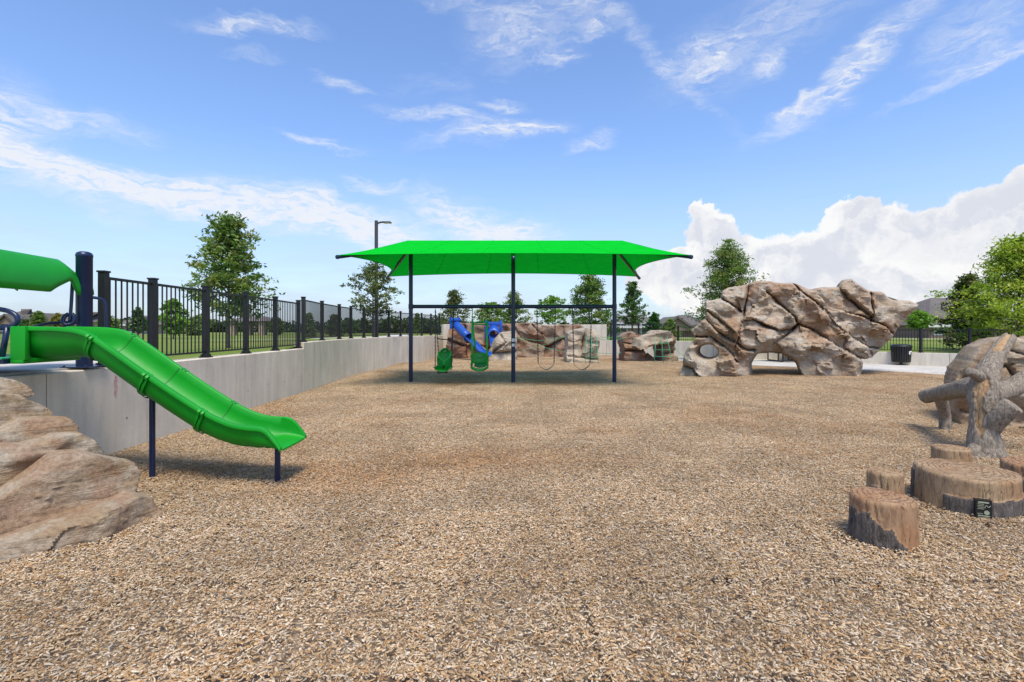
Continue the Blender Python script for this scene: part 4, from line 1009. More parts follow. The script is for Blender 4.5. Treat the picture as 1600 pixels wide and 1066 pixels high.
def tandem_swing():
    x0 = -1.03; t = thing('tandem_swing', (x0, YS, .4), 'green two-seat parent and child swing on green tubes', 'swing')
    tubes = [((x0-.24, YS-.12, 2.02), (x0-.235, YS-.30, .60)), ((x0-.24, YS-.12, 2.02), (x0-.13, YS+.30, .65)), ((x0+.24, YS-.12, 2.02), (x0+.225, YS-.30, .60)), ((x0+.24, YS-.12, 2.02), (x0+.21, YS+.30, .65))]
    for a, b_ in tubes: m = MB(); m.tube([a, b_], .028, 10); m.build('frame_tube', 'green_tube', t, smooth=True)
    for sx in (-1, 1):
        m = MB(); chain_pts(m, (x0+sx*.24, YS, 2.37), (x0+sx*.24, YS-.12, 2.03)); m.build('chain', 'steel', t, smooth=True)
    m = MB(); m.tube(smoothpath([(x0-.24, YS-.1, 1.88), (x0-.12, YS-.2, 1.93), (x0+.05, YS-.22, 1.95), (x0+.24, YS-.1, 1.88)], 5), .02, 8); m.tube([(x0-.24, YS-.1, 1.86), (x0+.24, YS-.1, 1.86)], .018, 8); m.build('crossbar', 'green_tube', t, smooth=True)
    rows = []                                        # wide front seat, scooped
    for i in range(9):
        s = i/8; dy = -.50+.34*s; z = .40+.02*s-.05*math.sin(math.pi*s)*.5; row = []
        for k in range(13):
            q = -1+2*k/12; row.append((x0+.29*q*(.72+.28*min(1, s*2.2)), YS+dy-.0, z+.10*abs(q)**2.5))
        rows.append(row)
    m = MB(); m.grid(rows); o = m.build('seat', 'green_plastic', t, smooth=True); md = o.modifiers.new('thick', 'SOLIDIFY'); md.thickness = .045
    rows = []
    for i in range(9):
        s = i/8; z = .62+.34*s; w = .25+.02*math.sin(math.pi*s); row = []
        for k in range(13):
            q = -1+2*k/12; row.append((x0+w*q, YS-.10-.08*abs(q)**2+.05*s, z-(.05*abs(q)**3 if s > .6 else 0)))
        rows.append(row)
    m = MB(); m.grid(rows); o = m.build('backrest', 'green_plastic', t, smooth=True); md = o.modifiers.new('thick', 'SOLIDIFY'); md.thickness = .04
    m = MB(); m.tube([(x0-.05, YS-.115, .84), (x0+.05, YS-.115, .84)], .02, 8); m.build('badge', 'badge', t)
    rows = []                                        # small seat facing it
    for i in range(7):
        s = i/6; row = []
        for k in range(9):
            q = -1+2*k/8; row.append((x0+.2*q, YS+.02+.28*s, .46+.05*abs(q)**2+.10*s*s))
        rows.append(row)
    m = MB(); m.grid(rows); o = m.build('rear_seat', 'green_plastic', t, smooth=True); md = o.modifiers.new('thick', 'SOLIDIFY'); md.thickness = .04
    for sx in (-1, 1):
        m = MB(); m.lathe((x0+sx*.25, YS-.28, .55), [(.035, 0), (.04, .05), (.035, .1)], 12); m.build('clamp', 'green_plastic', t, smooth=True)
        m = MB(); m.lathe((x0+sx*.255, YS-.20, .80), [(.035, 0), (.04, .05), (.035, .1)], 12); m.build('clamp', 'green_plastic', t, smooth=True)
tandem_swing()

# ------------------------------------------------------------------ blue slides on the far rocks
def blue_slides():
    a, b_ = Vector((-3.15, 28.9, 1.95)), Vector((-1.45, 27.0, .42))
    t = thing('blue_slide', (-1.3, 26.9, 0), 'blue plastic slide with a tube top running down the rock wall sideways', 'slide')
    d = (b_-a); s = d.cross(Vector((0, 0, 1))).normalized(); 
    pts = [a+d*f for f in (0, .1, .2, .32, .44)]
    m = MB(); m.tube(pts, .235, 20, False); o = m.build('tube', 'blue_plastic', t, smooth=True); md = o.modifiers.new('thick', 'SOLIDIFY'); md.thickness = .03
    m = MB(); m.tube([pts[-1]-d.normalized()*.06, pts[-1]+d.normalized()*.02], [.27, .27], 20, False); o = m.build('tube_flange', 'blue_plastic', t, smooth=True); md = o.modifiers.new('thick', 'SOLIDIFY'); md.thickness = .05
    pth = smoothpath([pts[-1], a+d*.7, a+d*.88, b_+Vector((-.1, .1, .1)), b_+Vector((.25, -.1, .03))], 5); rows = []
    for p in pth:
        row = []
        for k in range(13):
            th = math.pi*k/12; row.append(p+s*(.24*math.cos(th))+Vector((0, 0, .06-.24*math.sin(th))))
        rows.append(row)
    m = MB(); m.grid(rows); o = m.build('chute', 'blue_plastic', t, smooth=True); md = o.modifiers.new('thick', 'SOLIDIFY'); md.thickness = .04
    m = MB()
    for q in (-.26, .26): m.tube([a-d.normalized()*.15+s*q+Vector((0, 0, -.3)), a-d.normalized()*.15+s*q+Vector((0, 0, .36))], .075, 12)
    m.tube([a-d.normalized()*.15-s*.32+Vector((0, 0, .2)), a-d.normalized()*.15+s*.32+Vector((0, 0, .2))], .12, 12); m.build('entry_panel', 'blue_plastic', t, smooth=True, auto=40)
    m = MB(); m.tube([(-1.6, 27.15, -.2), (-1.6, 27.15, .32)], .035, 10); m.build('leg', 'navy', t)
    t = thing('blue_slide', (-1.05, 27.9, 0), 'short blue slide seen end-on with a hooded arch, above the square rock', 'slide')
    c = Vector((-1.05, 29.4, 1.62)); e = Vector((-1.0, 28.3, 1.0))
    m = MB(); dd = (e-c)
    rows = []
    for f in (0, .25, .5):
        p = c+dd*f; rows.append([p+Vector((.33*math.cos(th), 0, .02+.34*math.sin(th))) for th in [math.pi*k/14 for k in range(15)]])
    m.grid(rows); o = m.build('hood', 'blue_plastic', t, smooth=True); md = o.modifiers.new('thick', 'SOLIDIFY'); md.thickness = .06
    rows = []
    for f in (0, .3, .6, 1., 1.3):
        p = c+dd*f; rows.append([p+Vector((.31*(1-.28*f)*math.cos(th), 0, .02-.28*math.sin(th))) for th in [math.pi*k/12 for k in range(13)]])
    m = MB(); m.grid(rows); o = m.build('chute', 'blue_plastic', t, smooth=True); md = o.modifiers.new('thick', 'SOLIDIFY'); md.thickness = .04
    m = MB()
    m.box((c.x-.36, c.y-.02, c.z+.30), (c.x+.36, c.y+.06, c.z+.52), .03); 
    for q in (-.42, .42): m.box((c.x+q-.08, c.y-.05, c.z-.55 if q < 0 else c.z-.3), (c.x+q+.08, c.y+.1, c.z+.60), .05)
    m.build('entry_panel', 'blue_plastic', t, smooth=True, auto=40)
blue_slides()

# green climbing ropes
def ropes(label, lines, base):
    t = thing('rope_net', base, label, 'rope net')
    for ln in lines:
        m = MB(); m.tube(ln, .0125, 6); m.build('rope', 'green_rope', t, smooth=True)
def net(px0, px1, y0, y1, d0, d1, n=3, k=4, spread=1.25):
    L = []; V0 = [P(px0+(px1-px0)*i/(n-1), y0, d0) for i in range(n)]; w = (px1-px0)*(spread-1)/2
    V1 = [P(px0-w+(px1-px0+2*w)*i/(n-1)+w*.5, y1, d1) for i in range(n)]
    for a, b_ in zip(V0, V1): L.append([a, b_])
    for j in range(1, k+1):
        f = j/k; L.append([a.lerp(b_, f)+Vector((0, 0, -.03*(i % 2))) for i, (a, b_) in enumerate(zip(V0, V1))])
    return L
ropes('green rope ladder net hanging off the square boulder', net(916, 932, 526, 569, 25.9, 25.2), (P(925, 560, 25.5).x, 25.5, 0))
ropes('green rope ladder net leaning on the rock bridge', net(1025, 1042, 526, 567, 26.2, 25.6, spread=1.7), (P(1035, 560, 25.8).x, 25.8, 0))
def sag(a, b_, s, n=8): return [a.lerp(b_, i/n)-Vector((0, 0, s*math.sin(math.pi*i/n))) for i in range(n+1)]
ropes('green ropes crossing low in front of the rock wall', [sag(P(806, 526, 28), P(884, 524, 27), .25), sag(P(806, 527, 28), P(880, 549, 27), .1), sag(P(806, 549, 28.4), P(884, 526, 27.), .1)], (P(845, 555, 27.6).x, 27.6, 0))
ropes('green ropes strung between the square boulder and the rock bridge', [sag(P(934, 526, 26.4), P(970, 526, 27), .05), sag(P(934, 530, 26.4), P(984, 526, 27), .12), sag(P(930, 551, 26.4), P(972, 551, 27), .05)], (P(950, 555, 26.8).x, 26.8, 0))
ropes('green ropes between the rock bridge and the rock arch', [sag(P(1052, 540, 27.), P(1068, 556, 25), .05), sag(P(1052, 556, 27.), P(1068, 560, 25), .05)], (P(1060, 558, 26).x, 26, 0))

# ------------------------------------------------------------------ moulded stumps and log
def attr_mask(o, vals):
    a = o.data.attributes.new('bark', 'FLOAT', 'POINT'); a.data.foreach_set('value', vals)
def stump(c, r, h, mat, label, seed, bark, tilt=(0, 0), sq=1.0):
    """bark(theta, z) in 0..1 says where bark is left on"""
    t = thing('stump', (c[0], c[1], 0), label, 'stump', 'moulded tree stumps')
    rg = random.Random(seed); NT, NZ = 120, 30; vs = []; mk = []
    cr = [(rg.uniform(0, 2*math.pi), rg.uniform(.008, .016), rg.uniform(.25, 1)) for _ in range(7)]
    def rad(th, z):
        q = mn.fractal(Vector((math.cos(th)*1.1, math.sin(th)*1.1, seed)), 1, 2, 3)*.10+.008*mn.fractal(Vector((math.cos(th)*4, math.sin(th)*4, z*2+seed)), 1, 2, 4)
        rr = r*(1+q)*(1+.035*max(0, 1-z/h)**2)
        for a, w, top in cr:
            dth = abs((th-a+.10*math.sin(z*9+a)+math.pi) % (2*math.pi)-math.pi)
            if z/h > 1-top: rr -= .014*math.exp(-(dth*rr/w/.8)**2)
        return rr
    for j in range(NZ+1):
        z = -.08+(h+.08)*j/NZ
        for i in range(NT):
            th = 2*math.pi*i/NT; b_ = bark(th, max(0, z)/h, seed); rr = rad(th, z)+(.016*min(1, max(0, (b_-.35)*4)))*(1+.5*mn.noise(Vector((math.cos(th)*14, math.sin(th)*14, z*9))))
            if j == NZ: rr -= .014
            elif j == NZ-1: rr -= .004
            vs.append((c[0]+rr*math.cos(th)*sq, c[1]+rr*math.sin(th), z+(tilt[0]*math.cos(th)+tilt[1]*math.sin(th))*rr*max(0, z/h))); mk.append(b_)
    fs = [(j*NT+i, j*NT+(i+1) % NT, (j+1)*NT+(i+1) % NT, (j+1)*NT+i) for j in range(NZ) for i in range(NT)]
    NR = 16; k0 = NZ*NT; prev = k0
    for q in range(1, NR):
        f = 1-q/NR; st = len(vs)
        for i in range(NT):
            th = 2*math.pi*i/NT; rr = (rad(th, h)-.014)*f
            wob = .004*math.sin(f*55+2*mn.noise(Vector((math.cos(th)*2, math.sin(th)*2, seed))))+.006*mn.fractal(Vector((rr*math.cos(th)*4, rr*math.sin(th)*4, seed)), 1, 2, 4)+.012*(1-f)
            for a, w, top in cr[:6]:
                dth = abs((th-a+.25*math.sin(f*5+a)+math.pi) % (2*math.pi)-math.pi)
                if f > 1-top*.8: wob -= .013*math.exp(-(dth*max(rr, .05)/.008)**2)
            vs.append((c[0]+rr*math.cos(th)*sq, c[1]+rr*math.sin(th), h+wob+(tilt[0]*math.cos(th)+tilt[1]*math.sin(th))*rr)); mk.append(0.)
        fs += [(prev+i, prev+(i+1) % NT, st+(i+1) % NT, st+i) for i in range(NT)]; prev = st
    vs.append((c[0], c[1], h+.012)); mk.append(0.); fs += [(prev+i, prev+(i+1) % NT, len(vs)-1) for i in range(NT)]
    m = MB(); m.add(vs, fs); o = m.build('stump_body', mat, t, smooth=True, auto=60); attr_mask(o, mk)
    return t
def wrapd(a, b_): return abs((a-b_+math.pi) % (2*math.pi)-math.pi)
def bark_a(th, z, s):                                # ragged patch low on the left front
    top = .66-.55*max(0, ((th-R(215)) % (2*math.pi))/R(62)) if (th-R(215)) % (2*math.pi) < R(75) else (.72 if R(165) < th <= R(215) else -1)
    top += .10*math.floor(3*mn.noise(Vector((th*3.1, 0, s)))+.5)*.6
    return 1. if z < top else 0.
def bark_b(th, z, s):
    if not (R(206) < th < R(365) or th < R(40)): return 1. if (R(140) < th < R(158) and z < .85) else 0.
    return 1. if z < .50+.05*mn.noise(Vector((th*3, 0, s))) else 0.
def bark_c(th, z, s): return 1. if (z < .55 and (R(185) < th < R(215) or R(320) < th < R(350))) else 0.
def bark_d(th, z, s): return 1. if z < .6+.06*mn.noise(Vector((th*3, 0, s))) else 0.
stump((2.96, 4.10), .225, .372, 'stump_red', 'reddish-brown stump with dark bark low on its left side, nearest the camera', 5, bark_a, sq=.96)
big = stump((4.38, 4.95), .405, .35, 'stump', 'widest tan stump, carrying a black plaque on its bark', 8, bark_b, tilt=(.0, .02), sq=.97)
stump((3.70, 5.08), .15, .30, 'stump', 'smallest tan stump, behind the reddish stump', 12, bark_c)
stump((5.42, 6.32), .195, .25, 'stump', 'low tan stump at the foot of the grey log sculpture', 15, lambda th, z, s: 0.)
stump((5.26, 5.16), .25, .36, 'stump_red', 'brown stump cut off by the right edge of the picture', 19, bark_d)
# plaque: leaned against the bark of the widest stump
def plaque():
    c = P(1535, 799, 4.555); th = math.atan2(c.y-4.95, c.x-4.38); n = Vector((math.cos(th), math.sin(th), 0)); s = Vector((-n.y, n.x, 0)); c = Vector((4.38, 4.95, c.z))+n*.468; up = Vector((0, 0, 1))
    t = thing('plaque', c, 'small black plaque with pale lettering fixed to the widest stump', 'plaque')
    m = MB(); m.obox(c-n*.03, s, n, up, .056, .036, .108); m.build('plate', 'plaque', t)
    f = c+n*.0085
    m = MB()
    for z, w, x, h in ((.088, .050, -.004, .006), (.072, .030, -.03, .002), (.058, .030, -.03, .002), (.044, .028, -.03, .002), (.030, .030, -.03, .002), (-.012, .026, -.036, .002), (-.030, .056, 0, .0045), (-.046, .058, 0, .002), (-.056, .056, 0, .002), (-.066, .058, 0, .002), (-.076, .05, -.006, .002), (-.088, .056, 0, .002)):
        m = MB(); m.obox(f+s*x*.72+up*z, s, n, up, w*.74, .0012, h); m.build('text_line', 'plaque_print', t)
    m = MB(); u = f+s*.02+up*.0
    m.tube([u-n*.002, u+n*.0012], .019, 20); m.build('emblem', 'plaque_print', t)
    m = MB(); u = f+s*.026+up*.05; m.tube(smoothpath([u-s*.022-up*.012, u-s*.01+up*.014, u+s*.004-up*.002, u+s*.02+up*.016], 4), .003, 6); m.build('emblem', 'plaque_print', t)
plaque()

def log_sculpture():
    base = P(1542, 712, 6.85); base.z = 0
    t = thing('log_sculpture', base, 'grey moulded fallen-tree sculpture with cut branches leaning on the pale boulder', 'sculpture')
    def limb(name, ctrl, seed, bare=None, n=56, sub=12, amp=.11, cut=False):
        pts = smoothpath([Vector((*P(a, b_, d), r)).to_3d() if False else P(a, b_, d) for a, b_, d, r in ctrl], sub)
        rs = [v.x for v in smoothpath([Vector((r, 0, 0)) for *_, r in ctrl], sub)]
        m_ = len(pts); vs = []; mk = []
        T = [(pts[min(i+1, m_-1)]-pts[max(i-1, 0)]).normalized() for i in range(m_)]
        u = T[0].cross(Vector((0, 1, 0))).normalized()
        for i in range(m_):
            u = (u-T[i]*u.dot(T[i])).normalized(); w = T[i].cross(u)
            for k in range(n):
                a = 2*math.pi*k/n; dirv = u*math.cos(a)+w*math.sin(a); p = pts[i]+dirv*rs[i]
                rr = rs[i]*(1+amp*mn.fractal(p*2.6+Vector((seed, 0, 0)), 1, 2, 4)+.09*abs(mn.fractal(Vector((math.cos(a)*4.5, math.sin(a)*4.5, i*.16+seed)), 1, 2, 4))-.03)
                bk = 1. if bare is None else bare(dirv, i/(m_-1), p)
                rr -= .028*(1-bk)
                vs.append(pts[i]+dirv*rr); mk.append(bk)
        fs = [(i*n+k, i*n+(k+1) % n, (i+1)*n+(k+1) % n, (i+1)*n+k) for i in range(m_-1) for k in range(n)]
        mm = MB(); mm.add(vs, fs)
        # rounded ends
        for e, i in ((-1, 0), (1, m_-1)):
            prev = list(range(i*n, i*n+n)); lastv = vs[i*n:i*n+n]
            for f, push in ((.86, .35), (.55, .5), (.2, .56)):
                st = len(mm.v); new = [pts[i]+(Vector(v)-pts[i])*f+T[i]*e*rs[i]*push*.35 for v in lastv]; mm.v += [tuple(v) for v in new]; mk += [.2 if cut else 1.]*n
                mm.f += [(prev[k], prev[(k+1) % n], st+(k+1) % n, st+k) for k in range(n)]; prev = list(range(st, st+n))
            mm.v.append(tuple(pts[i]+T[i]*e*rs[i]*.2)); mk.append(.2 if cut else 1.); mm.f += [(prev[k], prev[(k+1) % n], len(mm.v)-1) for k in range(n)]
        o = mm.build(name, 'log', t, smooth=True); attr_mask(o, mk)
    def bare(dv, f, p):
        px, py = CX+p.x*F/p.y, HY-(p.z-EYE)*F/p.y
        if dv.y > -.1: return 1.
        j = 5*mn.noise(Vector((py*.11, 0, 3)))
        if 583 < py < 683:                                          # ragged strip of bare wood
            w = [(583, 3), (592, 11), (604, 14), (618, 8), (636, 6), (650, 11), (660, 14), (674, 6), (683, 0)]
            cxs = [(583, 1535), (602, 1534), (622, 1530), (640, 1529), (657, 1537), (683, 1531)]
            ip = lambda L, y: next((a[1]+(b_[1]-a[1])*(y-a[0])/(b_[0]-a[0]) for a, b_ in zip(L, L[1:]) if a[0] <= y <= b_[0]), 0)
            if abs(px+j*.4-ip(cxs, py)) < ip(w, py): return 0.
        if py < 548 and px < 1581-(548-py)*-.15+j*.5 and px > 1540: return 0. if px < 1572+(540-py)*.5 else 1.
        return 1.
    limb('trunk', [(1541, 724, 6.86, .27), (1539, 708, 6.86, .215), (1537, 680, 6.86, .160), (1536, 645, 6.88, .148), (1536, 618, 6.9, .158), (1539, 596, 6.93, .150), (1546, 576, 6.98, .125), (1557, 555, 7.05, .105), (1569, 537, 7.12, .09), (1577, 528, 7.18, .082)], 2., bare, n=96, sub=16)
    limb('branch', [(1540, 606, 6.9, .17), (1515, 606, 7.3, .145), (1490, 611, 7.9, .13), (1463, 616, 8.5, .12), (1446, 619, 8.8, .115)], 5., cut=False)
    limb('branch', [(1468, 618, 8.4, .11), (1473, 634, 8.5, .085), (1476, 652, 8.6, .082), (1477, 676, 8.6, .088)], 7., n=24, cut=False)
    limb('branch', [(1545, 615, 6.95, .15), (1575, 608, 6.98, .125), (1604, 594, 7.0, .12), (1635, 580, 7.0, .12)], 9.)
    limb('branch', [(1541, 672, 6.87, .14), (1556, 656, 6.75, .13), (1572, 642, 6.65, .13), (1583, 634, 6.6, .125)], 11.)
    limb('branch', [(1532, 590, 6.9, .075), (1520, 583, 6.86, .06), (1514, 580, 6.84, .052)], 13., n=24)
    for k, (ex, ey, d, r) in enumerate(((1502, 727, 6.8, .03), (1522, 732, 6.65, .04), (1566, 732, 6.65, .04), (1580, 726, 6.85, .03))):
        limb('root', [(1539, 690, 6.86, .12), ((1540+ex)/2, 707, 6.82, .09), (ex, ey, d, r)], 20.+k, n=24, cut=False)
log_sculpture()

# ------------------------------------------------------------------ bin, picnic table, lamp
def litter_bin():
    c = P(1408, 571, 23.8); c.z = .056
    t = thing('litter_bin', c, 'black slatted metal litter bin standing on the paving by the low wall', 'bin')
    m = MB(); m.lathe(c, [(.20, 0), (.20, .02), (.06, .03), (.06, .12), (.30, .13), (.31, .16), (.31, .2)], 24); m.build('base', 'black_metal', t, smooth=True, auto=40)
    m = MB(); m.lathe(c, [(.29, .14), (.31, .8), (.30, .82)], 20); m.build('liner', 'dark', t, smooth=True, auto=40)
    m = MB(); a = 0; m.bar(c+Vector((0, -.355, .14)), c+Vector((0, -.40, .86)), .055, .012, Vector((0, 1, 0))); src = m.build('slat', 'black_metal', t, base=c)
    for k in range(1, 26):
        o = bpy.data.objects.new('slat', src.data); COL.objects.link(o); o.parent = t; o.rotation_euler = (0, 0, 2*math.pi*k/26)
    m = MB(); m.lathe(c, [(.345, .84), (.42, .84), (.43, .875), (.38, .93), (.30, .955), (.28, .95), (.28, .90)], 28); m.build('lid', 'black_metal', t, smooth=True, auto=40)
    m = MB(); m.box((c.x+.05, c.y-.415, .56), (c.x+.11, c.y-.40, .70)); m.box((c.x+.11, c.y-.415, .66), (c.x+.17, c.y-.40, .72)); m.build('sticker', 'sticker', t)
litter_bin()
def picnic_table():
    c = P(1228, 565, 26.4); c.z = .056
    t = thing('picnic_table', c, 'picnic table with a black metal frame seen through the rock archway', 'table')
    m = MB(); m.box((c.x-.9, c.y-.4, .79), (c.x+.9, c.y+.4, .85), .01); m.build('table_top', 'black_metal', t)
    for s in (-1, 1):
        m = MB(); m.box((c.x-.9, c.y+s*.75-.15, .50), (c.x+.9, c.y+s*.75+.15, .55), .01); m.build('bench', 'black_metal', t)
        m = MB()
        x = c.x+s*.55; m.tube([(x, c.y-.75, .5), (x, c.y-.75, .10), (x, c.y+.75, .10), (x, c.y+.75, .5)], .035, 8); m.tube([(x, c.y-.3, .10), (x, c.y-.3, .80)], .035, 8); m.build('leg', 'black_metal', t)
    m = MB(); m.tube([(c.x-.55, c.y-.75, .12), (c.x+.55, c.y-.75, .12)], .03, 8); m.build('stretcher', 'black_metal', t)
picnic_table()
def street_lamp():
    d = 25.6; b_ = P(588, 515, d); b_.z = 1.0; top = P(588, 345, d).z
    t = thing('street_lamp', b_, 'tall dark bronze street lamp behind the far fence, left of the canopy', 'lamp')
    m = MB(); m.tube([b_, Vector((b_.x, d, top))], [.10, .085], 16); m.build('pole', 'lamp_bronze', t, smooth=True, auto=40)
    m = MB(); m.lathe(b_, [(.17, 0), (.17, .1), (.12, .16)], 16); m.build('base_cover', 'lamp_bronze', t, smooth=True, auto=40)
    m = MB(); m.tube(smoothpath([(b_.x, d, top-.18), (b_.x+.14, d, top-.10), (b_.x+.32, d, top-.07), (b_.x+.46, d, top-.075)], 5), .045, 10); m.build('arm', 'lamp_bronze', t, smooth=True)
    m = MB(); m.box((b_.x+.34, d-.16, top-.115), (b_.x+.74, d+.16, top-.055), .02); h = m.build('lamp_head', 'lamp_bronze', t)
    m = MB(); m.box((b_.x+.42, d-.13, top-.135), (b_.x+.72, d+.13, top-.117), .004); m.build('lens', 'lamp_glass', h)
street_lamp()

# ------------------------------------------------------------------ trees
def crown_mesh(o0, L, name, parent, rg):
    """L: (centres n,3), (sizes n), tint (n,3), flat bias"""
    C, S, K, asp, drop = L; n = len(C)
    d = rg.normal(size=(n, 3)); d[:, 2] = d[:, 2]*.7-drop; d /= np.linalg.norm(d, axis=1)[:, None]
    nrm = rg.normal(size=(n, 3)); nrm[:, 2] += .6; s = np.cross(d, nrm); s /= np.linalg.norm(s, axis=1)[:, None]
    a = d*S[:, None]; b_ = s*(S*asp)[:, None]
    up = np.cross(s, d)*(S*.18)[:, None]
    V_ = np.stack([C-a, C-b_+up, C+a, C+b_+up], 1).reshape(-1, 3)-np.array(o0)
    me = bpy.data.meshes.new(name); me.vertices.add(n*4); me.vertices.foreach_set('co', V_.ravel())
    me.loops.add(n*4); me.polygons.add(n); me.loops.foreach_set('vertex_index', np.arange(n*4, dtype=np.int32)); me.polygons.foreach_set('loop_start', np.arange(0, n*4, 4, dtype=np.int32)); me.update(calc_edges=True)
    at = me.attributes.new('tint', 'FLOAT_COLOR', 'POINT'); cc = np.ones((n*4, 4), np.float32); cc[:, :3] = np.repeat(K, 4, 0); at.data.foreach_set('color', cc.ravel())
    me.materials.append(M['leaf']); o = bpy.data.objects.new(name, me); COL.objects.link(o)
    if parent: o.parent = parent
    return o
PROF = {'cone': lambda t: (1-t)**.8*min(1, .55+t*3.2)+.05, 'round': lambda t: max(.12, math.sin(math.pi*min(1, .12+t*.86)))**.7, 'egg': lambda t: max(.06, (1-t)**.8*min(1, .55+2.6*t)),
        'bush': lambda t: max(.1, 1-t**2.2)}
def tree(name, label, px, d, ytop, hw_px, zb, zcrown, kind, cols, nleaf, ls, seed, cat='tree', group=None, asp=.42, drop=.0, gap=1.0, x=None, flat=.55):
    rg = np.random.default_rng(seed); X = (px-CX)*d/F; zt = EYE-(ytop-HY)*d/F; hw = hw_px*d/F; pr = PROF[kind]
    t = thing(name, (X, d, zb), label, cat, group)
    H = zt-zb; r0 = max(.04, H*.016); m = MB()
    tp = [Vector((X+.03*H*.3*mn.noise(Vector((seed, k*.7, 0))), d+.02*H*mn.noise(Vector((seed+9, k*.7, 0))), zb-.15+(H*.97+.15)*k/8)) for k in range(9)]
    m.tube(tp, [r0*1.25]+[r0*(1-.93*k/8) for k in range(1, 9)], 10)
    nb = int(26*gap)+10; C = []; S = []; K = []; per = nleaf//nb
    cols = np.array(cols)
    for i in range(nb):
        tt = ((i+.5)/nb)**.92; az_ = i*2.39996+rg.uniform(-.4, .4); ln = hw*pr(tt)*rg.uniform(.55, 1.18)
        z0 = zcrown+(zt-zcrown)*tt; f = min(.98, max(0, (z0-.25*ln-zb)/H)); k = f*8; p0 = tp[min(7, int(k))].lerp(tp[min(8, int(k)+1)], k-int(k))
        rise = .38*ln if kind in ('round', 'egg') else (.12*ln if kind == 'cone' else .25*ln)
        tip = Vector((X+math.cos(az_)*ln, d+math.sin(az_)*ln, min(zt, p0.z+rise+.02)))
        midp = p0.lerp(tip, .5)+Vector((0, 0, .10*ln)); br = smoothpath([p0, midp, tip], 3)
        m.tube(br, [r0*.42*(1-.85*q/(len(br)-1)) for q in range(len(br))], 5)
        nc = max(3, int(5+4*pr(tt)))
        for c in range(nc):
            fr = .28+.74*(c+rg.uniform(0, 1))/nc; q = (p0.lerp(midp, fr*2) if fr < .5 else midp.lerp(tip, min(1.04, fr*2-1)))
            sg = hw*rg.uniform(.045, .105)*(1.15-.35*fr); off = rg.normal(size=3)*hw*.10; off[2] *= .7
            cnt = max(3, int(per/nc*rg.uniform(.4, 1.6)))
            pts = rg.normal(size=(cnt, 3))*np.array([sg, sg, sg*flat])+np.array(q)+off
            C.append(pts); S.append(ls*rg.uniform(.6, 1.3, cnt)); base = cols[rg.integers(len(cols))]; K.append(base[None]*rg.uniform(.7, 1.3, (cnt, 1)))
    pts = np.stack([rg.normal(X, hw*.06, 60), rg.normal(d, hw*.06, 60), rg.uniform(zt-.12*(zt-zcrown), zt, 60)], 1); C.append(pts); S.append(np.full(60, ls)); K.append(np.repeat(cols[:1], 60, 0))
    m.build('trunk', 'bark', t, smooth=True)
    crown_mesh((X, d, zb), (np.concatenate(C), np.concatenate(S), np.concatenate(K), asp, drop), 'crown', t, rg)
    return t
OAK = [(0.099, 0.186, 0.039), (0.152, 0.251, 0.055), (0.217, 0.304, 0.077), (0.261, 0.283, 0.087)]
DARK = [(0.049, 0.118, 0.028), (0.078, 0.167, 0.039), (0.118, 0.196, 0.049)]
LIME = [(0.161, 0.322, 0.032), (0.241, 0.419, 0.048), (0.129, 0.258, 0.032)]
CYP = [(0.109, 0.207, 0.043), (0.174, 0.273, 0.055), (0.261, 0.294, 0.077), (0.077, 0.152, 0.032)]
tree('young_oak', 'tall leafy young tree standing behind the nearest black fence', 357, 15.2, 338, 82, .95, 2.25, 'egg', OAK, 10500, .066, 3, gap=1.6)
tree('young_oak', 'thin round-headed tree beside the street lamp', 583, 23.6, 412, 44, 1.0, 2.4, 'round', [(.11, .16, .05), (.15, .19, .07), (.19, .22, .09)], 3600, .075, 4, gap=.9)
tree('bald_cypress', 'small grey-green tree above the sideways blue slide', 709, 43, 453, 36, 1.0, 1.7, 'cone', [(.13, .16, .06), (.18, .19, .075), (.10, .13, .05)], 5000, .10, 5)
tree('park_tree', 'light green tree above the end-on blue slide', 768, 46, 474, 29, 1.0, 2.0, 'round', LIME+OAK, 4200, .11, 6)
tree('park_tree', 'olive green tree half hidden by the middle swing post', 803, 44, 457, 32, 1.0, 2.0, 'egg', OAK, 4800, .10, 7)
tree('park_tree', 'light green airy tree between the two belt swings', 864, 45, 463, 27, 1.0, 2.4, 'round', LIME, 3600, .11, 8, gap=.7)
tree('bald_cypress', 'dense green cypress behind the swing frame, left of its right post', 921, 39, 430, 58, 1.0, 1.2, 'cone', [(.08, .17, .03), (.14, .23, .04), (.19, .25, .05)], 11000, .10, 9, gap=1.3)
tree('park_tree', 'small dark-leaved tree right of the swing frame', 988, 37, 440, 29, .9, 2.2, 'egg', DARK, 5200, .085, 10)
tree('round_bush', 'clipped round green bush in front of the far long roof', 1022, 48, 491, 19, .85, .95, 'bush', [(.03, .11, .015), (.045, .14, .02)], 5200, .10, 11, cat='bush', gap=1.4)
tree('bald_cypress', 'tall feathery cypress rising behind the rock arch', 1137, 27, 384, 78, .7, 1.4, 'cone', CYP, 17000, .085, 12, gap=1.9, asp=.3, drop=.2)
tree('park_tree', 'small bright green tree in front of the two-storey house', 1434, 44, 487, 21, .75, 1.9, 'round', LIME, 5000, .10, 13, gap=1.2)
tree('bald_cypress', 'dark shaggy tree behind the right-hand fence corner', 1512, 26, 432, 50, .7, 1.0, 'egg', [(.09, .14, .03), (.15, .18, .045), (.18, .16, .05), (.06, .10, .025)], 12000, .085, 14, gap=1.7, drop=.2)
tree('park_tree', 'broad yellow-green tree at the right edge of the picture', 1592, 22.5, 372, 112, .6, 1.3, 'egg', [(.28, .38, .03), (.34, .44, .045), (.20, .31, .03), (.40, .45, .06)], 19000, .08, 15, gap=2.2, drop=.1)
G = 'trees beyond the left field'
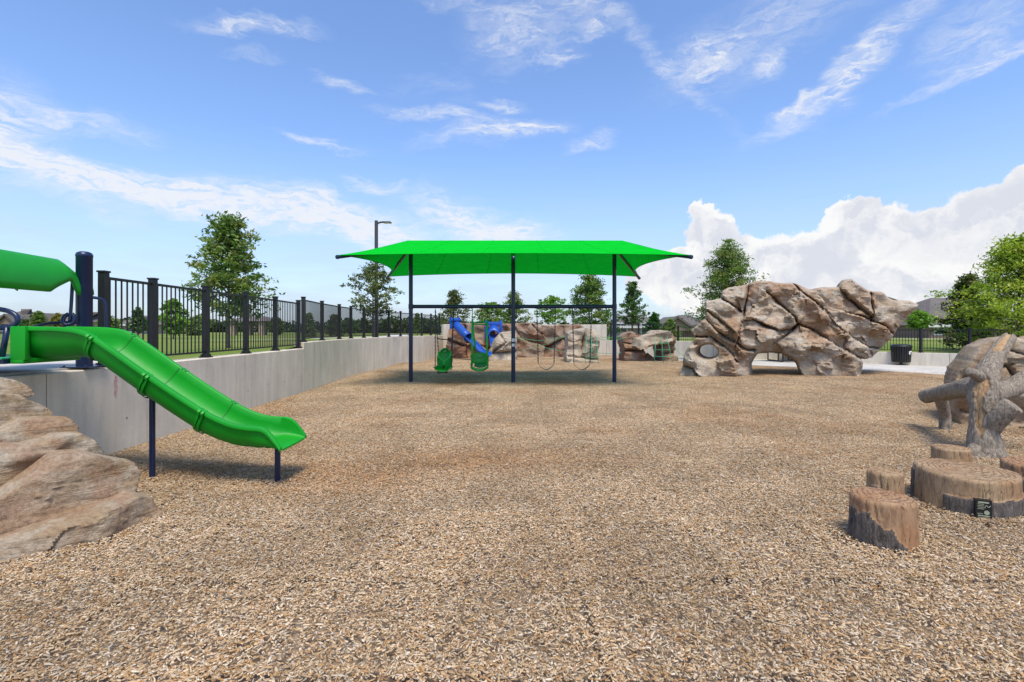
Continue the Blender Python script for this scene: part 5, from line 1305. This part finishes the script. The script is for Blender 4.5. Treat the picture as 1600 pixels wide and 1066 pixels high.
far = [(60, 62, 487, 16, 'egg', OAK, 'olive tree in front of the leftmost brick house'), (89, 60, 492, 17, 'bush', [(.20, .19, .03), (.26, .22, .04)], 'yellow-green bush between two far brick houses'), (40, 70, 500, 14, 'bush', DARK, 'low dark bush left of the olive tree, far off'),
 (172, 75, 497, 18, 'round', OAK, 'far tree just right of the first fence post'), (216, 58, 482, 17, 'egg', DARK, 'dark upright tree seen through the second fence bay'), (271, 40, 468, 20, 'round', LIME, 'light green sapling seen through the third fence bay'),
 (300, 62, 500, 20, 'bush', OAK, 'low bushy tree left of the young oak trunk'), (316, 70, 492, 16, 'round', OAK, 'far tree behind the young oak crown'), (432, 55, 497, 18, 'egg', [(.12, .17, .03), (.09, .14, .03)], 'green tree between the last posts of the nearest fence'),
 (483, 50, 490, 14, 'cone', OAK, 'narrow tree at the start of the far fence'), (522, 52, 492, 15, 'cone', [(.10, .13, .03), (.14, .15, .04)], 'yellowish cone-shaped tree seen through the far fence'),
 (545, 70, 500, 17, 'round', DARK, 'dark tree right of the yellowish cone tree'), (652, 60, 490, 9, 'egg', OAK, 'thin tree beyond the end of the far fence'), (1047, 55, 500, 15, 'bush', OAK, 'small leafy tree in front of the far long roof')]
for i, (px, d, yt, hw, kd, cl, lb) in enumerate(far):
    tree('park_tree', lb, px, d, yt, hw, .9, 1.2+.3*(kd in ('round', 'egg')), kd, cl, 2600, .17, 40+i, group=G)
def far_woods():
    rg = np.random.default_rng(77); C = []; K = []; S = []
    for px0, px1, d, yt in ((-350, 60, 120, 500), (60, 300, 125, 503), (300, 560, 130, 506), (520, 700, 105, 503), (700, 1060, 150, 507), (1050, 1250, 140, 508), (1450, 1900, 120, 503)):
        k = int((px1-px0)/3.0)
        for j in range(k):
            px = rg.uniform(px0, px1); dd = d*rg.uniform(.95, 1.1); zt = EYE-(yt-HY)*dd/F+rg.uniform(-.8, 1.2); X = (px-CX)*dd/F; col = np.array([(.03, .06, .016), (.045, .08, .02), (.065, .10, .025)])[rg.integers(3)]
            n = 110; p = rg.normal(size=(n, 3)); p /= np.linalg.norm(p, axis=1)[:, None]; p *= rg.uniform(.6, 1.05, (n, 1)); w = rg.uniform(1.2, 2.4)
            C.append(np.stack([X+p[:, 0]*w, dd+p[:, 1]*w, .8+(zt-.8)*(.5+.5*p[:, 2])], 1)); K.append(col[None]*rg.uniform(.6, 1.4, (n, 1))); S.append(rg.uniform(.28, .55, n))
    o = crown_mesh((0, 0, 0), (np.concatenate(C), np.concatenate(S), np.concatenate(K), .6, 0.), 'distant_woods', None, rg)
    tag(o, 'distant line of dark green woods along the horizon', 'woods', kind='stuff')
far_woods()

# ------------------------------------------------------------------ houses
def house(name, label, x0, x1, y0, y1, z0, ze, zr, wall, wins=(), ridge='x', hip=.5, chimney=None, gable_front=None):
    t = thing(name, ((x0+x1)/2, (y0+y1)/2, z0), label, 'house')
    m = MB(); m.box((x0, y0, z0-.5), (x1, y1, ze)); m.build('wall', wall, t)
    o = .5; a, b_, c, d = (x0-o, y0-o, ze), (x1+o, y0-o, ze), (x1+o, y1+o, ze), (x0-o, y1+o, ze)
    if ridge == 'x':
        h = (y1-y0)*hip; r0, r1 = (x0+h, (y0+y1)/2, zr), (x1-h, (y0+y1)/2, zr)
    else:
        h = (x1-x0)*hip; r0, r1 = ((x0+x1)/2, y0+h, zr), ((x0+x1)/2, y1-h, zr)
    m = MB()
    if ridge == 'x': m.add([a, b_, c, d, r0, r1], [(0, 1, 5, 4), (1, 2, 5), (2, 3, 4, 5), (3, 0, 4), (3, 2, 1, 0)])
    else: m.add([a, b_, c, d, r0, r1], [(0, 1, 4), (1, 2, 5, 4), (2, 3, 5), (3, 0, 4, 5), (3, 2, 1, 0)])
    rf = m.build('roof', 'roof', t)
    m = MB(); m.box((x0-o-.02, y0-o-.06, ze-.25), (x1+o+.02, y0-o+.02, ze+.03)); m.build('fascia', 'white_trim', t)
    if gable_front:
        gx, gw, gz, gy = gable_front; m = MB(); m.add([(gx-gw, y0-gy, ze-.4), (gx+gw, y0-gy, ze-.4), (gx, y0-gy, gz), (gx-gw, y0+4, ze-.4), (gx+gw, y0+4, ze-.4), (gx, y0+4, gz)], [(0, 1, 2), (1, 4, 5, 2), (0, 2, 5, 3), (0, 3, 4, 1)]); gb = m.build('gable', 'brick', t)
        m = MB(); 
        for s in (-1, 1): m.bar((gx+s*(gw+.4), y0-gy-.25, ze-.62), (gx, y0-gy-.25, gz+.15), .3, .25); m.add([(gx+s*(gw+.5), y0-gy-.4, ze-.55), (gx, y0-gy-.4, gz+.25), (gx, y0+5, gz+.25), (gx+s*(gw+.5), y0+5, ze-.55)], [(0, 1, 2, 3)])
        m.build('gable_roof', 'roof', t)
    if chimney: m = MB(); m.box((chimney[0]-.35, chimney[1]-.35, chimney[2]), (chimney[0]+.35, chimney[1]+.35, chimney[3])); m.build('chimney', 'brick', rf)
    for (wx, wz, ww, wh) in wins:
        m = MB(); m.box((wx-ww/2-.1, y0-.06, wz-wh/2-.1), (wx+ww/2+.1, y0-.0, wz+wh/2+.1)); w = m.build('window', 'white_trim', t)
        nx_ = max(1, int(ww/.8))
        for k in range(nx_):
            for zz in (0, 1):
                m = MB(); xa = wx-ww/2+ww*k/nx_; m.box((xa+.04, y0-.085, wz-wh/2+wh*zz/2+.04), (xa+ww/nx_-.04, y0-.062, wz-wh/2+wh*(zz+1)/2-.04)); m.build('pane', 'window', w)
    return t
def hx(px, d): return (px-CX)*d/F
def hz(py, d): return EYE-(py-HY)*d/F
d = 82; house('house', 'brick house with a hipped roof cut off by the left edge', hx(-40, d), hx(30, d), d, d+10, .8, hz(503, d), hz(481, d), 'brick', [(hx(8, d), 2.2, 1.4, 1.4)], hip=.45, gable_front=(hx(18, d), 1.6, hz(493, d), .8))
d = 84; house('house', 'far brick house with a white-edged gable beside the yellow-green bush', hx(70, d), hx(128, d), d, d+10, .8, hz(503, d), hz(486, d), 'brick', [(hx(112, d), 2.0, 1.2, 1.3)], gable_front=(hx(78, d), 1.3, hz(492, d), .8))
d = 88; house('house', 'far tan house seen through the first fence bays', hx(165, d), hx(222, d), d, d+10, .8, hz(507, d), hz(492, d), 'brick_tan', [(hx(185, d), 2.0, 1.2, 1.3), (hx(205, d), 2.0, 1.2, 1.3)])
d = 70; house('house', 'long low house with a grey-brown roof behind the rock bridge', hx(952, d), hx(1062, d), d, d+12, .8, hz(510, d), hz(492, d), 'brick_tan', [(hx(970, d), 1.9, 1.6, 1.3), (hx(1010, d), 1.9, 1.4, 1.3), (hx(1050, d), 1.9, 1.4, 1.3)], hip=.3)
d = 66; house('house', 'brown-roofed house with a front gable between the round bush and the cypress', hx(1040, d), hx(1150, d), d+2, d+12, .8, hz(512, d), hz(490, d), 'brick', [(hx(1062, d), 1.9, 1.6, 1.3)], hip=.4, gable_front=(hx(1062, d), 2.6, hz(497, d), .9))
d = 72; house('house', 'two-storey brick house with a dark roof above the right end of the rock arch', hx(1372, d), hx(1449, d), d, d+11, .7, hz(487, d), hz(460, d), 'brick', [(hx(1447, d)-1.6, hz(494, d), 1.9, 1.9), (hx(1415, d), 1.9, 1.6, 1.4)], hip=.5, chimney=(hx(1408, d), d+3.5, 5.6, hz(461, d)))
house('house', 'lower brick wing behind the small bright green tree', hx(1400, d), hx(1444, d), d-6, d-1, .7, hz(508, d), hz(497, d), 'brick', [(hx(1425, d-6), 1.7, 1.6, 1.2)], hip=.4)
d = 58; house('house', 'house with a big steep grey-brown roof beside the broad yellow-green tree', hx(1452, d), hx(1640, d), d, d+13, .7, hz(508, d), hz(460, d), 'brick', [(hx(1470, d), 1.7, 1.6, 1.1), (hx(1500, d), 1.7, 1.6, 1.1)], hip=.42)

def pavilion():
    d = 62; x0, x1 = hx(362, d), hx(412, d)
    t = thing('park_shelter', ((x0+x1)/2, d+2, .95), 'low park shelter with stone columns beyond the left field', 'shelter')
    m = MB(); m.add([(x0-.8, d-.6, hz(502, d)), (x1+.8, d-.6, hz(502, d)), (x1+.8, d+4.6, hz(502, d)), (x0-.8, d+4.6, hz(502, d)), (x0+1, d+2, hz(493, d)), (x1-1, d+2, hz(493, d))], [(0, 1, 5, 4), (1, 2, 5), (2, 3, 4, 5), (3, 0, 4), (3, 2, 1, 0)]); m.build('roof', 'roof', t)
    for x in (x0+.2, (x0+x1)/2, x1-.2):
        for y in (d, d+4):
            m = MB(); m.box((x-.3, y-.3, .6), (x+.3, y+.3, hz(502, d)-.01), .03); m.build('column', 'stone_far', t)
pavilion()
